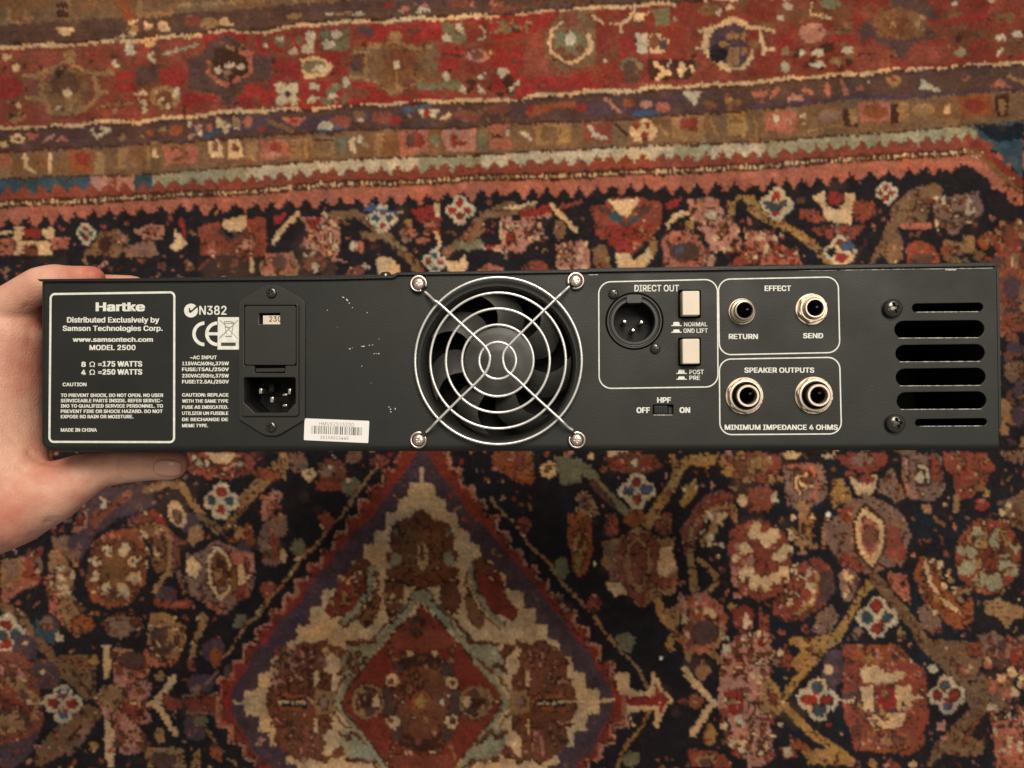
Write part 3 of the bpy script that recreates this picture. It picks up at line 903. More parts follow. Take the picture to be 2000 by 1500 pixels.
# ---- hidden and lower field ground
poly_px('n', [(-940, 545), (1935, 545), (1935, 905), (2940, 905), (2940, 2160), (-940, 2160)])
run("""
T 0 0 1
M
K cprSe 170 -200 560 1900 900 16
K N 40 1500 900 2000 1500 26
K V 14 0 900 500 1500 20
# ---- tile b1, origin 0,870 scale 2.381
T 0 870 2.381
P V 380 200 700 180 720 280 560 340 440 420 360 560 330 440
P S 870 35 960 40 1190 35 1180 120 1080 160 960 150 900 120
K wcpv 20 890 50 1160 150 16
P c 960 40 1110 40 1080 90 1000 90
E g 935 85 18 24
E g 1120 90 24 14
E d 910 110 36 20
D wru 1030 260 82
E n 930 200 50 40
E r 1030 210 18 16
E r 1030 300 20 18
L t 36 690 210 760 185 840 180 900 280 960 350 1010 390
L e 30 930 330 1040 400 1100 330 1180 230 1238 180
L t 18 1080 350 1200 200
L m 22 1180 120 1220 150
E c 820 320 36 66 -20
E e 820 330 22 40 -20
K o 3 1060 400 1180 450 20
P d 600 340 650 310 720 290 760 340 780 380 830 430 840 560 800 600 760 560 740 430 680 380 600 380
P r 690 300 750 320 770 380 720 370
L t 28 620 380 660 380 700 370 760 390 790 450 800 550 790 600
L b 60 690 400 740 470 740 560
K ct 22 650 390 760 560 14
K k 8 660 420 760 560 12
P c 470 240 500 260 490 300 470 290
P d 410 370 440 300 560 240 600 210 620 240 540 300 480 350 440 390
E s 600 230 24 20
E w 490 282 16 18
P p 380 300 410 300 400 380 350 410 320 400
P r 350 340 390 330 385 370 355 370
P q 230 430 330 420 380 480 350 560 300 520 240 470
E V 330 460 26 34
P o 410 560 430 440 520 400 640 380 680 480 680 640 600 740 520 760 430 720 400 640
E m 540 580 130 160
E b 540 570 70 90
A c 8 540 580 100 24
A w 8 540 580 108 13
E b 540 600 34 30
P t 0 540 110 520 110 620 40 680 0 660
P q 10 550 90 540 90 600 40 640
P S 120 490 190 470 200 560 190 640 110 650 110 560
P s 0 680 110 610 190 640 100 680 0 760
E q 180 550 22 30
L e 44 0 740 90 790 170 880 240 980 330 1080 470 1180
P e 220 980 440 970 460 1160 400 1190 330 1100 270 1070
L k 14 340 1050 430 1150
P b 320 980 420 980 430 1030 350 1030
P e 170 1420 280 1290 400 1200 480 1240 360 1400 250 1460 160 1500
L k 16 320 1370 390 1290
P q 400 1270 430 1300 380 1390 340 1440 300 1450
P t 220 500 260 470 310 540 340 580 350 640 330 690 380 740 400 790 440 770 440 850 370 890 300 830 250 740 230 640
P s 210 620 260 580 280 760 320 850 240 770
K ctw 30 240 500 350 740 14
K km 10 260 540 420 800 12
E o 390 830 60 44
E t 150 740 24 40
E s 110 700 20 16
P n 80 690 200 660 210 820 150 830 100 740
P u 170 810 220 800 260 850 300 870 290 920 240 920 170 880
E q 230 830 34 34
E w 285 890 16 24
D wru 35 880 90
E u 10 885 30 20
E u 75 885 24 20
E r 30 830 24 20
E r 25 930 22 18
E V 120 940 60 60
E c 120 920 12 10
P q 480 820 540 790 570 770 590 800 650 800 670 850 600 880 560 900 510 880
E m 630 830 22 20
E m 500 835 16 18
P t 700 780 770 780 860 840 860 920 830 1010 720 1010 680 1000 690 860
P s 670 1000 680 930 720 1010 830 990 830 1020 700 1030
E v 770 900 64 54
E t 800 890 20 40
E v 760 960 40 40
K tc 24 690 790 850 1000 12
L S 40 740 730 800 740 880 740
L s 20 800 740 860 740
L t 30 940 830 910 900 900 970
E t 940 800 30 20
L t 22 800 560 760 620 720 680
P q 860 500 900 510 960 480 1000 440 1060 460 1120 490 1180 500 1180 560 1190 620 1160 700 1100 720 1060 780 1020 790 960 740 890 700 860 620 890 580
P c 1110 550 1180 560 1180 610 1150 650 1160 700 1110 700 1090 640
E c 900 570 34 50
P s 1060 500 1180 500 1170 560 1090 560
P S 1100 660 1170 650 1140 730 1100 720
P s 930 720 1060 740 1020 790
L c 24 1010 480 975 540 975 640 1020 710 1060 680 1080 600 1060 520 1020 480
E m 1020 580 40 76
E k 1020 560 20 40
E t 1010 600 20 34
P b 1080 560 1110 560 1100 680 1060 720
L q 24 830 600 860 680 940 700
P t 870 380 940 370 950 430 900 470 870 440
E c 1130 400 44 30 30
P t 1110 370 1180 400 1130 450 1090 430
L c 18 1140 840 1190 800 1220 750
L t 12 1140 850 1100 900 1060 970 1040 980
L q 14 1010 1050 960 1110 930 1140
P o 970 960 1000 930 1040 960 1020 1030 990 1030
E G 1120 820 34 36
P c 480 930 520 930 530 1000 510 1080 490 1080
P c 480 1270 530 1280 540 1350 520 1500 490 1500
P p 520 940 620 950 670 990 660 1060 710 1120 680 1200 710 1290 650 1300 680 1370 640 1440 560 1440 540 1300 480 1280 460 1200 480 1120 540 1100
K vmds 60 520 960 690 1420 20
E t 520 1170 60 60
L c 16 580 1205 660 1205
P S 580 1200 680 1210 640 1260 560 1250
E v 620 1000 60 40
E y 440 1000 22 24
E y 435 1405 22 24
D wru 295 1200 86
E r 250 1200 28 22
E r 335 1200 26 22
E B 295 1145 26 18
E B 295 1255 24 18
E w 300 1140 10 10
P d 0 950 120 970 160 1060 190 1120 200 1280 170 1380 60 1440 0 1440
P t 0 1080 120 1060 140 1140 200 1200 130 1330 60 1340 0 1340
E R 20 1200 60 50
E t 60 1300 80 36
K vpS 24 0 960 180 1440 24
L c 22 130 1200 190 1200
P V 0 1400 180 1340 140 1440 60 1500 0 1500
P V 160 990 240 1000 290 1060 260 1130 180 1130
E c 200 1050 12 10
L c 30 810 1080 770 1150 720 1200 770 1260 820 1340
L c 24 690 1205 740 1205
E t 745 1075 26 24
E t 745 1350 26 34
P S 760 1160 850 1190 850 1215 790 1240 760 1210
P R 850 1180 1010 1170 1020 1240 880 1235
L q 10 850 1170 900 1160 1010 1165
L q 12 870 1240 1020 1250
P q 890 1130 940 1110 940 1170 900 1170
L t 12 930 1260 970 1330 1010 1390
P o 980 1390 1010 1380 1040 1430 1020 1480 980 1450
E G 935 1280 36 20
L t 26 690 1420 760 1420 830 1420 860 1500
P t 670 1430 850 1420 860 1500 680 1500
E v 760 1470 60 40
P t 900 1440 930 1410 930 1500 890 1500
L t 14 1060 1460 1110 1500
# ---- medallion (symmetrical), tile b2 coordinates
T 480 870 2.381
M x825.3 y1371.9
P s 822 -110 760 -40 700 45 690 105 640 112 640 185 575 192 570 255 530 255 525 325 470 332 470 400 415 405 410 475 350 485 345 555 290 560 290 625 235 630 230 695 175 700 170 765 110 775 110 840 50 850 50 920 -10 930 -10 1000 -70 1010 -70 1075 -130 1085 -130 1195 822 1195
P R 822 -90 770 -30 715 60 700 120 655 125 650 200 590 205 582 270 545 270 535 340 485 345 480 412 430 420 422 488 365 498 358 570 305 573 303 640 250 645 244 710 190 715 185 780 125 790 122 852 65 862 62 935 5 942 5 1010 -50 1020 -50 1090 -110 1100 -110 1195 822 1195
P r 300 650 160 810 60 930 0 1020 -60 1100 -110 1195 -40 1195 30 1010 160 850 260 740
P V 822 10 780 60 745 130 660 230 600 330 520 385 450 470 370 570 300 650 240 740 160 820 100 910 30 970 0 1050 -60 1120 -70 1195 822 1195
P c 822 95 812 110 812 175 768 180 760 240 715 250 710 310 660 320 655 390 600 400 595 450 550 462 545 530 495 540 490 595 435 602 430 672 355 680 350 750 300 756 295 830 245 835 240 900 190 910 185 980 120 990 115 1055 60 1062 60 1132 0 1140 -5 1185 -55 1188 -55 1195 822 1195
L p 11 760 -40 700 45 690 105 640 112 640 185 575 192 570 255 530 255 525 325 470 332 470 400 415 405 410 475 350 485 345 555 290 560 290 625 235 630 230 695 175 700 170 765 110 775 110 840 50 850 50 920 -10 930 -10 1000 -70 1010 -70 1075 -130 1085 -130 1195
# top palmette
P m 822 290 770 340 700 360 690 385 665 430 685 520 700 560 650 580 655 615 730 625 740 645 780 655 822 665
P b 822 380 740 400 720 470 740 560 800 600 822 620
E c 822 510 26 66
E m 822 510 12 30
E t 822 460 14 16
E g 690 530 34 34
E m 665 515 14 24
E G 700 400 16 16
P k 640 625 740 620 740 780 700 780 720 660 640 640
# red leaf
P R 560 560 575 600 545 720 480 780 390 820 370 770 430 700 450 610 500 600
P m 540 520 590 550 565 590 500 590 470 600 490 570
K kbt 26 400 580 560 800 15
L c 10 470 640 520 610
K c 6 450 590 540 680 10
L g 30 590 570 570 680 520 760 450 830
L m 12 570 560 560 690
L e 12 610 590 620 650 570 760 460 850
P m 660 640 740 640 745 750 660 780 640 700
K tbc 10 650 650 740 760 14
P b 600 680 630 720 610 800 560 860 530 830 560 760
K kt 8 540 700 620 850 12
L k 12 660 785 730 770 760 745
# green lattice diamond
L g 30 822 700 640 900 430 1190
L e 12 800 690 620 870 400 1170
L b 12 770 800 660 920 460 1160
E g 822 700 50 34
P g 470 935 610 925 600 985 560 1060 470 1080 430 1070 440 990
L m 18 470 925 600 915
K Gmt 16 440 970 580 1080 12
L m 14 430 1060 480 1020 500 1060 560 1000
# red inner diamond
P R 822 745 700 870 600 980 445 1192 822 1192
P S 760 850 822 830 822 950 700 950 660 900
K vkm 22 760 780 822 870 16
L t 12 670 930 690 1000 800 1000
E c 760 990 36 34
E d 745 985 16 20
# rosette
E k 822 1190 185 225
P v 680 1010 740 1020 740 1080 680 1090
P v 640 1130 700 1140 720 1230 640 1220
E m 822 1190 130 160
K kmbR 30 680 1040 822 1190 20
E c 685 1100 34 30
E d 680 1105 12 12
E o 822 1192 46 50
E y 822 1192 26 30
E w 700 1165 8 8
E w 735 1190 8 8
# side buds in the diamond
E t 570 1190 76 78
E m 570 1190 58 58
E k 560 1190 34 20
E v 575 1150 26 20
E c 610 1185 20 18
E t 540 1150 18 18
# big side flowers
P m 100 1192 100 1170 125 1110 120 1090 150 1075 140 1010 180 960 230 930 270 905 300 930 330 920 380 905 385 935 355 950 370 990 360 1040 400 1070 405 1130 350 1140 320 1192
K kbdq 34 140 950 360 1170 20
P d 230 940 280 910 300 1000 340 1060 270 1090
P o 170 1150 300 1165 300 1192 130 1192
L k 10 120 1095 180 1080 220 1110
L k 10 150 1010 210 1040
L p 12 140 1110 170 1095 190 1110
E t 365 1192 50 54
E q 365 1192 28 30
P N 160 1178 285 1172 285 1192 160 1192
K kdp 60 130 940 380 1180 9
K k 40 130 920 390 1180 7
L p 8 200 1000 230 1080
L p 8 260 950 270 1040
L p 8 320 960 300 1060
P m 375 930 440 935 470 960 440 1000 400 970
P t 325 1140 420 1140 425 1192 325 1192
E q 368 1192 26 26
E c 330 1085 12 40
M
# ---- outside medallion, tile b2 left part
P d 0 40 30 30 50 80 20 150 0 130
L t 60 0 250 60 190 130 130 190 60
L y 26 60 190 170 130
P m 50 110 90 100 90 160 50 150
P t 130 100 190 110 190 160 130 170
P o 80 110 180 130 160 160 90 165
E q 250 80 44 50
E c 300 135 30 30
E r 300 135 8 8
P m 340 90 370 60 460 80 470 140 460 210 330 210 350 170
P S 330 170 460 180 460 215 330 210
E q 385 120 40 30
E c 395 100 10 14
E G 490 190 40 46
E c 480 165 20 14
E d 620 70 46 26
P S 600 50 650 45 640 100 590 90
L t 15 610 90 540 190 480 280 440 330
L t 15 440 330 380 390 320 470 270 520 220 590
L t 15 220 590 170 640 100 730 60 790 0 840
P S 335 330 370 305 420 345 410 370 380 400 350 380
P S 65 660 100 620 140 650 130 690 90 720 70 690
E G 245 480 34 40
E c 250 530 20 12
P p 80 260 130 210 175 230 150 300 90 350 70 330
K sd 14 80 230 170 340 14
P q 100 350 190 320 200 390 160 440 170 500 190 530 130 560 80 550 60 430
P S 110 430 160 420 160 520 120 550
E c 175 515 14 30
P o 0 360 30 370 40 420 10 470 0 440
P p 0 500 40 510 40 590 0 620
P s 0 620 20 640 20 700 0 710
P d 0 500 20 560 20 600 0 610
P r 650 60 660 40 700 40
# ---- tile b3, origin 960,870 scale 2.381
T 960 870 2.381
P o 10 30 190 30 200 180 120 180 60 130 0 120
P S 60 60 150 50 150 120 80 110
E c 265 115 36 36
E e 265 115 14 14
P G 290 50 420 60 420 170 330 180 300 120
E c 460 50 14 16
L G 46 380 90 440 110 520 210 620 310
L v 26 470 170 560 280
P m 520 60 640 30 760 50 800 110 700 130 560 120
P R 540 60 640 60 620 110 560 100
E w 665 80 12 24
P R 700 60 780 70 760 120 700 120
L y 44 720 370 780 270 850 180 870 110 920 70 1010 60
L y 40 920 70 1000 90 1050 60
L t 26 840 60 870 120
E t 1090 80 30 34
D wru 675 215 80
E r 675 175 22 18
E B 720 210 26 18
E B 640 210 20 16
P y 880 190 930 190 950 155 970 190 950 240 900 285 870 270 900 230
P o 1110 70 1290 60 1290 170 1140 160
K sym 16 1100 60 1290 180 24
P o 640 300 700 300 720 350 660 390 610 350
P d 520 320 570 310 590 400 550 430 520 400
P d 770 330 840 310 840 400 800 430 760 390
L s 14 530 330 570 400
L y 10 780 340 830 390
P t 400 220 440 210 480 260 490 320 450 330 390 320
E q 430 260 26 34
P o 350 320 390 310 460 340 470 480 440 600 410 620 380 580 370 480 355 470
P y 380 440 430 360 440 480 420 600 390 580
L m 14 430 350 410 470
E S 150 365 36 36
L t 14 0 240 40 300 130 380 180 460 270 550 330 640 430 740 480 790 530 870 620 970 680 1040 730 1130
E G 330 570 34 54
E S 478 740 34 40
E G 625 915 40 46
E w 790 992 8 8
E w 480 550 5 10
# right palmette
P t 510 450 600 430 640 400 680 380 740 400 770 440 860 430 840 490 860 540 870 600 850 650 860 690 800 700 740 720 700 760 670 740 640 690 570 700 530 640 550 590 515 550 520 490
P q 520 450 600 460 620 560 600 640 540 660 560 560 530 500
P c 760 470 840 480 860 570 800 620 760 590
P c 530 640 600 640 640 690 570 700
P d 590 450 640 410 740 420 790 470 770 600 720 700 690 750 640 700 590 610
P t 680 420 735 470 750 560 730 630 690 690 640 640 615 560 625 470
P d 680 440 720 490 725 560 710 620 690 650 650 610 640 550 650 480
P S 720 600 860 620 840 660 760 660
P S 670 710 730 700 700 760
# paisley / leaf
P d 880 400 940 300 1000 230 1080 210 1130 240 1130 330 1080 330 1000 330 960 400 950 490 930 540 900 500
P R 930 380 960 320 1060 240 1120 260 1060 290 990 350 960 420 940 500
L t 24 1140 350 1130 300 1090 285 1030 300 970 350 935 400 930 480 930 570
L t 34 1050 330 1030 400 990 450
K cw 14 980 310 1080 470 14
L t 36 940 570 950 690
L t 24 970 530 1040 590 1050 640 1000 690
P s 870 720 950 690 1010 690 1080 750 1090 860 1060 930 1030 960 900 970 890 830
K pcod 40 880 710 1080 950 18
E v 990 870 66 60
L y 18 1040 820 1080 880 1020 960
P t 900 960 940 950 940 1000 900 1000
L t 30 1020 960 1060 1000
L y 36 770 720 790 790 830 830 850 870 830 940
P t 800 760 870 740 890 700 870 830 840 850
L s 24 850 640 900 640
P n 800 700 850 690 840 760 800 760
P S 1150 250 1220 200 1290 190 1290 320 1220 280
E c 1170 260 20 30
P S 1110 400 1190 350 1290 350 1290 730 1170 700 1120 600 1100 500
E c 1225 400 28 46
P c 1110 520 1160 500 1160 530 1130 550
E c 1180 610 24 34
E c 1250 640 34 40
K p 20 1120 420 1280 700 14
P R 1120 770 1180 740 1230 770 1220 860 1170 890 1130 840
E c 1190 820 18 34
E y 1120 750 22 18
P S 1250 780 1290 790 1290 880 1250 860
P t 955 1040 985 1000 1025 1040 990 1095 960 1080
L c 30 905 1040 935 1085 985 1140 1035 1190 985 1250 935 1340
E y 1015 1345 30 50
P o 905 1185 960 1155 990 1190 960 1225 905 1215
P R 860 1180 900 1180 900 1200 860 1200
P c 748 1045 785 1100 800 1140 850 1185 820 1215 790 1270 770 1330 752 1300 762 1235 640 1245 625 1140 640 1130 720 1150 745 1120
P r 765 1110 800 1160 830 1190 800 1220 780 1270 775 1215 640 1215 620 1170 765 1170
P c 570 1080 600 1050 645 1060 640 1160 600 1160
L t 16 735 1240 700 1310 640 1380 590 1490
L c 8 640 1240 660 1310
E G 655 1460 40 36
P c 525 1180 575 1180 575 1195 525 1195
P p 1070 960 1130 900 1180 880 1290 870 1290 1460 1190 1470 1080 1380 1110 1280 1050 1200 1060 1080
K rmcwS 90 1070 890 1290 1450 16
P r 1090 1140 1170 1130 1170 1240 1100 1250
L t 14 1090 1190 1160 1190
P S 920 1410 1000 1420 1080 1440 1120 1500 930 1500
E t 1000 1470 50 30
E v 1000 1480 30 20
# ---- tile b4, origin 1460,870
T 1460 870 2.381
P S 0 30 160 40 150 160 60 180 0 130
K oby 14 0 30 160 170 22
E c 210 45 40 18
P q 165 90 260 80 350 95 370 200 360 250 320 270 280 330 190 280 180 200
L s 18 190 100 300 100 330 180 310 250
P m 220 120 290 120 310 200 260 230 220 200
L c 16 280 140 230 150 230 200 250 225
E c 260 185 18 16
P S 400 50 480 40 640 35 660 80 560 140 480 110
E q 540 70 50 30
E w 370 50 28 10
L S 34 470 130 520 180
P c 470 140 530 160 610 130 590 200 560 250 510 230
E S 550 160 40 20
P y 390 160 440 150 480 210 490 260 430 270 400 300 385 240
P q 600 230 620 150 670 110 690 160 740 240 690 270 640 230
P q 715 45 900 45 920 200 860 260 740 240 715 150
L p 18 740 60 740 200
P S 840 50 900 60 900 180 850 170
P k 770 90 850 90 860 190 780 190
L w 14 780 100 830 110 840 170
E w 800 150 20 24
P S 920 30 1110 40 1150 100 1090 190 1040 250 960 260 960 150 920 100
K oybm 18 930 50 1130 230 18
E S 1010 170 50 60
L t 30 970 240 970 300
P S 0 210 60 190 130 220 150 270 70 310 0 310
E c 130 250 20 26
P q 1180 30 1290 20 1290 90 1200 70
P o 1160 270 1290 210 1290 300 1180 300
E w 378 322 14 14
L t 60 260 280 280 340 260 440
E k 262 390 12 28
L t 22 210 390 240 460 320 470
L t 22 360 370 360 450
K tco 14 200 330 400 500 14
# hexagon palmette
P q 340 400 400 340 470 260 560 230 640 270 730 330 760 420 740 500 720 560 640 560 580 610 480 570 420 540 380 470
P S 420 300 500 280 480 360 430 340
P S 640 370 700 360 740 500 680 530 640 480
P S 420 520 480 500 560 580 520 600 430 560
P S 650 500 740 490 740 540 650 530
P k 550 262 640 350 655 480 580 592 495 500 485 350
P c 550 285 630 360 640 470 580 570 510 490 498 360
P s 550 330 612 380 618 460 580 530 530 470 525 380
E d 570 430 30 60
P S 0 370 60 345 130 370 180 420 210 500 190 620 140 700 60 730 0 700
A c 6 90 540 100 26
E c 40 400 28 44
E c 120 420 36 30 -40
E c 150 520 34 26
E c 130 620 36 30 40
E c 40 640 30 40 20
E p 20 540 20 30
# leaves
P S 130 720 200 620 260 540 330 520 380 560 400 640 350 740 280 800 180 830 130 790
P v 330 590 400 580 400 680 340 740 260 800 170 830 230 790 310 740 340 660
L y 16 330 570 320 660 290 740 220 790
K cw 34 180 550 310 740 13
P q 300 860 330 770 390 730 420 800 390 880 330 890
P q 420 600 480 570 520 620 490 720 440 720
E c 480 630 20 30
K pc 10 430 580 520 700 12
P s 650 590 740 600 760 740 700 700 650 640
P o 770 600 810 520 850 520 900 640 1000 760 1050 720 1050 820 970 860 880 800 800 700
L c 24 830 540 850 640 910 720 990 780
L m 14 870 550 920 670 1020 740
K cto 30 850 540 1030 760 14
P q 790 760 850 730 890 780 910 870 860 880 800 840
L y 36 590 620 520 700 460 810 420 890 360 900 210 910
P y 200 900 370 890 440 920 340 970 290 1010 230 1050 190 1010 250 960
L y 34 330 980 270 1040 190 1140 150 1190 240 1290 360 1380 460 1440
P y 250 1420 380 1400 500 1460 490 1490 280 1480
L e 50 590 620 660 700 780 850 830 940 960 1060 1040 1160
D wru 600 800 90
E r 600 750 30 26
E r 605 855 30 26
E u 560 812 26 20
E u 640 805 20 24
E q 510 870 22 30
E t 710 880 20 30
P e 800 940 830 900 1050 920 1100 980 1060 1100 1000 1090 930 1000 860 960
L m 16 950 1010 1010 1080 1050 1070
E S 1065 950 40 36
P e 1000 1160 1090 1060 1130 1100 1200 1060 1240 1120 1220 1200 1160 1250 1110 1240 1040 1300 900 1450 830 1500 860 1420 960 1300 1040 1220
P e 900 1420 960 1330 1100 1380 1100 1440 960 1450
L m 18 1000 1400 1090 1250
P S 1000 20 1000 21 1001 20
E q 150 1000 34 30
P S 130 960 180 930 210 1000 190 1050 150 1020
E c 155 970 16 24
P V 360 960 440 950 450 1060 400 1140 340 1080
E c 375 1045 20 24
D wru 325 1180 92
E u 325 1125 26 24
E u 335 1230 34 28
E r 290 1185 36 26
E r 370 1185 34 22
D wru 930 1165 84
E B 925 1120 24 16
E B 930 1215 24 18
E r 890 1165 24 26
E r 965 1170 24 26
E w 860 1040 20 20
# big rosette right bottom
P S 440 930 520 930 620 930 700 930 760 990 820 1040 830 1120 840 1180 850 1260 820 1330 830 1400 740 1440 600 1420 500 1420 480 1330 450 1260 440 1160 450 1040
P o 520 930 700 930 740 1010 600 1020 480 1000
E S 480 1090 40 50
E S 790 1090 50 44
E S 500 1270 50 50
E S 800 1270 50 44
P v 440 1150 520 1140 520 1210 440 1190
P c 520 1040 600 1020 640 1060 720 1050 740 1080 640 1110 540 1100
P c 520 1130 590 1110 590 1240 530 1230
P c 690 1120 760 1120 770 1220 700 1240
E r 642 1175 50 64
L V 16 590 1235 700 1235
P c 560 1260 640 1250 740 1240 740 1300 660 1320 570 1310
E o 650 1380 130 50
E d 650 1380 90 30
E p 605 970 10 30
E p 650 1370 10 34
L c 14 410 1170 460 1190 500 1180
L c 14 770 1180 830 1170
K vyp 22 460 950 820 1400 14
P S 620 1500 670 1450 720 1500
E c 770 1480 20 14
E t 580 1480 18 24
# rosette far right
E S 1120 520 155 175
E R 1120 530 120 140
A g 8 1120 530 105 34
K tymk 44 1010 400 1250 680 16
E g 1140 640 30 40
E y 1095 465 24 24
E y 1090 545 26 16
P t 1100 730 1180 710 1230 740 1290 760 1290 800 1240 810 1210 850 1170 800 1110 780
P e 1160 260 1290 220 1290 400 1230 380 1210 330
K mcy 16 1170 270 1290 380 16
P q 1070 880 1150 860 1200 900 1290 880 1290 1030 1100 1030 1100 940
P R 1210 950 1290 940 1290 1040 1220 1020
P m 1140 920 1200 930 1190 1010 1140 1010
E p 1160 980 12 40
K cmsv 60 1120 900 1290 1450 20
E c 1180 1080 20 20
P s 1140 1290 1290 1250 1290 1500 1160 1500
E c 1220 1380 16 30
K wsm 26 1140 1260 1290 1480 14
P p 0 860 80 890 110 950 100 1040 60 1080 100 1150 70 1250 110 1330 120 1450 60 1500 0 1500
K rmcSt 80 0 880 120 1480 14
P R 20 1180 30 1180 40 1190
P y 100 1080 140 1120 180 1190 140 1250 80 1240 80 1150
E R 118 1185 20 28
P t 60 1100 100 1100 100 1250 60 1250
E w 150 1290 10 10
P o 190 1340 260 1370 300 1420 200 1400
P p 880 1290 920 1280 920 1330 880 1330
P S 150 1400 200 1390 230 1440 170 1460
E w 185 1420 20 24
""")
def extend():
    """the field repeats beyond the part the photograph shows: mirrored about the medallion's axis and at the sides"""
    ys = (GY[:, 0] > 1690); src = 2744 - GY[:, 0]
    idx = np.clip(((src - CH0Y) / CHS).astype(int), 0, CHH - 1); chart[ys] = chart[idx[ys]]
    top = int((560 - CH0Y) / CHS)
    for lim, sgn in ((-190, -1), (2190, 1)):
        cols = (GX[0] * sgn > lim * sgn); sx = 2 * lim - GX[0]; ci = np.clip(((sx - CH0X) / CHS).astype(int), 0, CW - 1)
        chart[top:, cols] = chart[top:][:, ci[cols]]
extend()
def filler():
    """small buds, leaves and hooks that crowd the ground between the large motifs"""
    r = random.Random(12); ground = [KI[k] for k in 'nNV']
    for _ in range(34000):
        x = r.uniform(-910, 2910); y = r.uniform(395, 2130)
        if 430 < x < 700 and 900 < y < 1440 and (x + y) < 1990 or 1060 < x < 1390 and 1080 < y < 1480: continue
        if 560 < x < 640 and 900 < y < 1010 or 1040 < x < 1160 and 930 < y < 1100: continue
        rad = r.choice((6, 7, 8, 9, 12, 15))
        i0 = int((y - CH0Y - rad) / CHS); i1 = int((y - CH0Y + rad) / CHS) + 1; j0 = int((x - CH0X - rad) / CHS); j1 = int((x - CH0X + rad) / CHS) + 1
        w = chart[max(i0, 0):i1, max(j0, 0):j1]
        if w.size == 0 or not np.isin(w, ground).all(): continue
        c = r.choice('sStdpqdmobkmSr'); q = rad - 2.6
        kind = r.random()
        if kind < .4:
            ell_px(c, x, y, q, q * r.uniform(.6, 1), r.uniform(0, 180)); ell_px(r.choice('cmtkR'), x, y, q * .4, q * .35)
        elif kind < .7:
            a = r.uniform(0, 6.28); P = [(x + q * math.cos(a) * t, y + q * math.sin(a) * t) for t in (-1, 0, 1)]; P[1] = (P[1][0] + r.uniform(-3, 3), P[1][1] + r.uniform(-3, 3))
            line_px(c, r.uniform(4, 6.5), P)
        else:
            for k in range(4):
                a = r.uniform(0, 6.28); ell_px(c, x + q * .55 * math.cos(a), y + q * .55 * math.sin(a), q * .42, q * .3, math.degrees(a))
filler()
def mottle():
    """the weaver's small shifts of colour inside every motif"""
    r = np.random.default_rng(31)
    def blobs(st, seed):
        q = np.random.default_rng(seed); g = q.normal(0, 1, (CHH // st + 3, CW // st + 3))
        yy = np.arange(CHH) / st; xx = np.arange(CW) / st; y0 = yy.astype(int); x0 = xx.astype(int); fy = (yy - y0)[:, None]; fx = (xx - x0)[None]
        return (g[y0][:, x0] * (1 - fx) + g[y0][:, x0 + 1] * fx) * (1 - fy) + (g[y0 + 1][:, x0] * (1 - fx) + g[y0 + 1][:, x0 + 1] * fx) * fy
    ins = (np.abs(GX - 825) / 420 + np.abs(GY - 1372) / 530) < 1
    field = GY > ZT(GX) + 40
    warm = np.isin(chart, [KI[k] for k in 'sSpRroqdmbtey'])
    brown = np.isin(chart, [KI[k] for k in 'mbdk'])
    for k_, (c, seed, th) in enumerate((('d', 41, .95), ('s', 42, 1.0), ('m', 43, .95), ('p', 44, 1.05), ('k', 45, 1.1), ('t', 46, 1.15), ('c', 47, 1.25))):
        b = blobs(4, seed) > th + .38
        chart[b & field & ~ins & warm] = KI[c]
        if c in 'dmkpt': chart[b & field & ins & brown] = KI[c]
        if c in 'dmks': chart[(blobs(5, seed + 20) > th + .45) & (GY > L1(GX) + 4) & (GY < L2(GX) - 4) & warm] = KI['D' if c == 's' else c]
mottle()
# every motif of the field is drawn round with a dark brown line of knots where two lighter wools meet
def outline():
    r = np.random.default_rng(2)
    dark = np.isin(chart, [KI[k] for k in 'nNkV'])
    diff = np.zeros(chart.shape, bool)
    for dy, dx in ((0, 1), (1, 0), (1, 1)):
        a = chart[:CHH - dy, :CW - dx]; b = chart[dy:, dx:]
        e = (a != b) & ~dark[:CHH - dy, :CW - dx] & ~dark[dy:, dx:]
        diff[:CHH - dy, :CW - dx] |= e
    g = r.normal(0, 1, (CHH // 14 + 2, CW // 14 + 2)); keep = g[np.arange(CHH) // 14][:, np.arange(CW) // 14] > -.3
    field = GY > ZT(GX) + 40
    cols = r.random(chart.shape) < .75
    m = diff & keep & field
    chart[m & cols] = KI['k']; chart[m & ~cols] = KI['m']
    m2 = diff & ~field & (GY > L3(GX)) & (GY < L4(GX)) & keep
    chart[m2] = KI['b']
    m3 = diff & (GY > L1(GX) + 6) & (GY < L2(GX) - 6) & (g[np.arange(CHH) // 14][:, np.arange(CW) // 14] > .1)
    chart[m3] = KI['m']
outline()
# RUGMESH
def smooth_noise(h, w, step, amp, r):
    g = r.normal(0, 1, (h // step + 3, w // step + 3))
    yy = np.arange(h) / step; xx = np.arange(w) / step
    y0 = yy.astype(int); x0 = xx.astype(int); fy = (yy - y0)[:, None]; fx = (xx - x0)[None]
    fy = fy * fy * (3 - 2 * fy); fx = fx * fx * (3 - 2 * fx)
    a = g[y0][:, x0]; b_ = g[y0][:, x0 + 1]; c_ = g[y0 + 1][:, x0]; d = g[y0 + 1][:, x0 + 1]
    return amp * ((a * (1 - fx) + b_ * fx) * (1 - fy) + (c_ * (1 - fx) + d * fx) * fy)

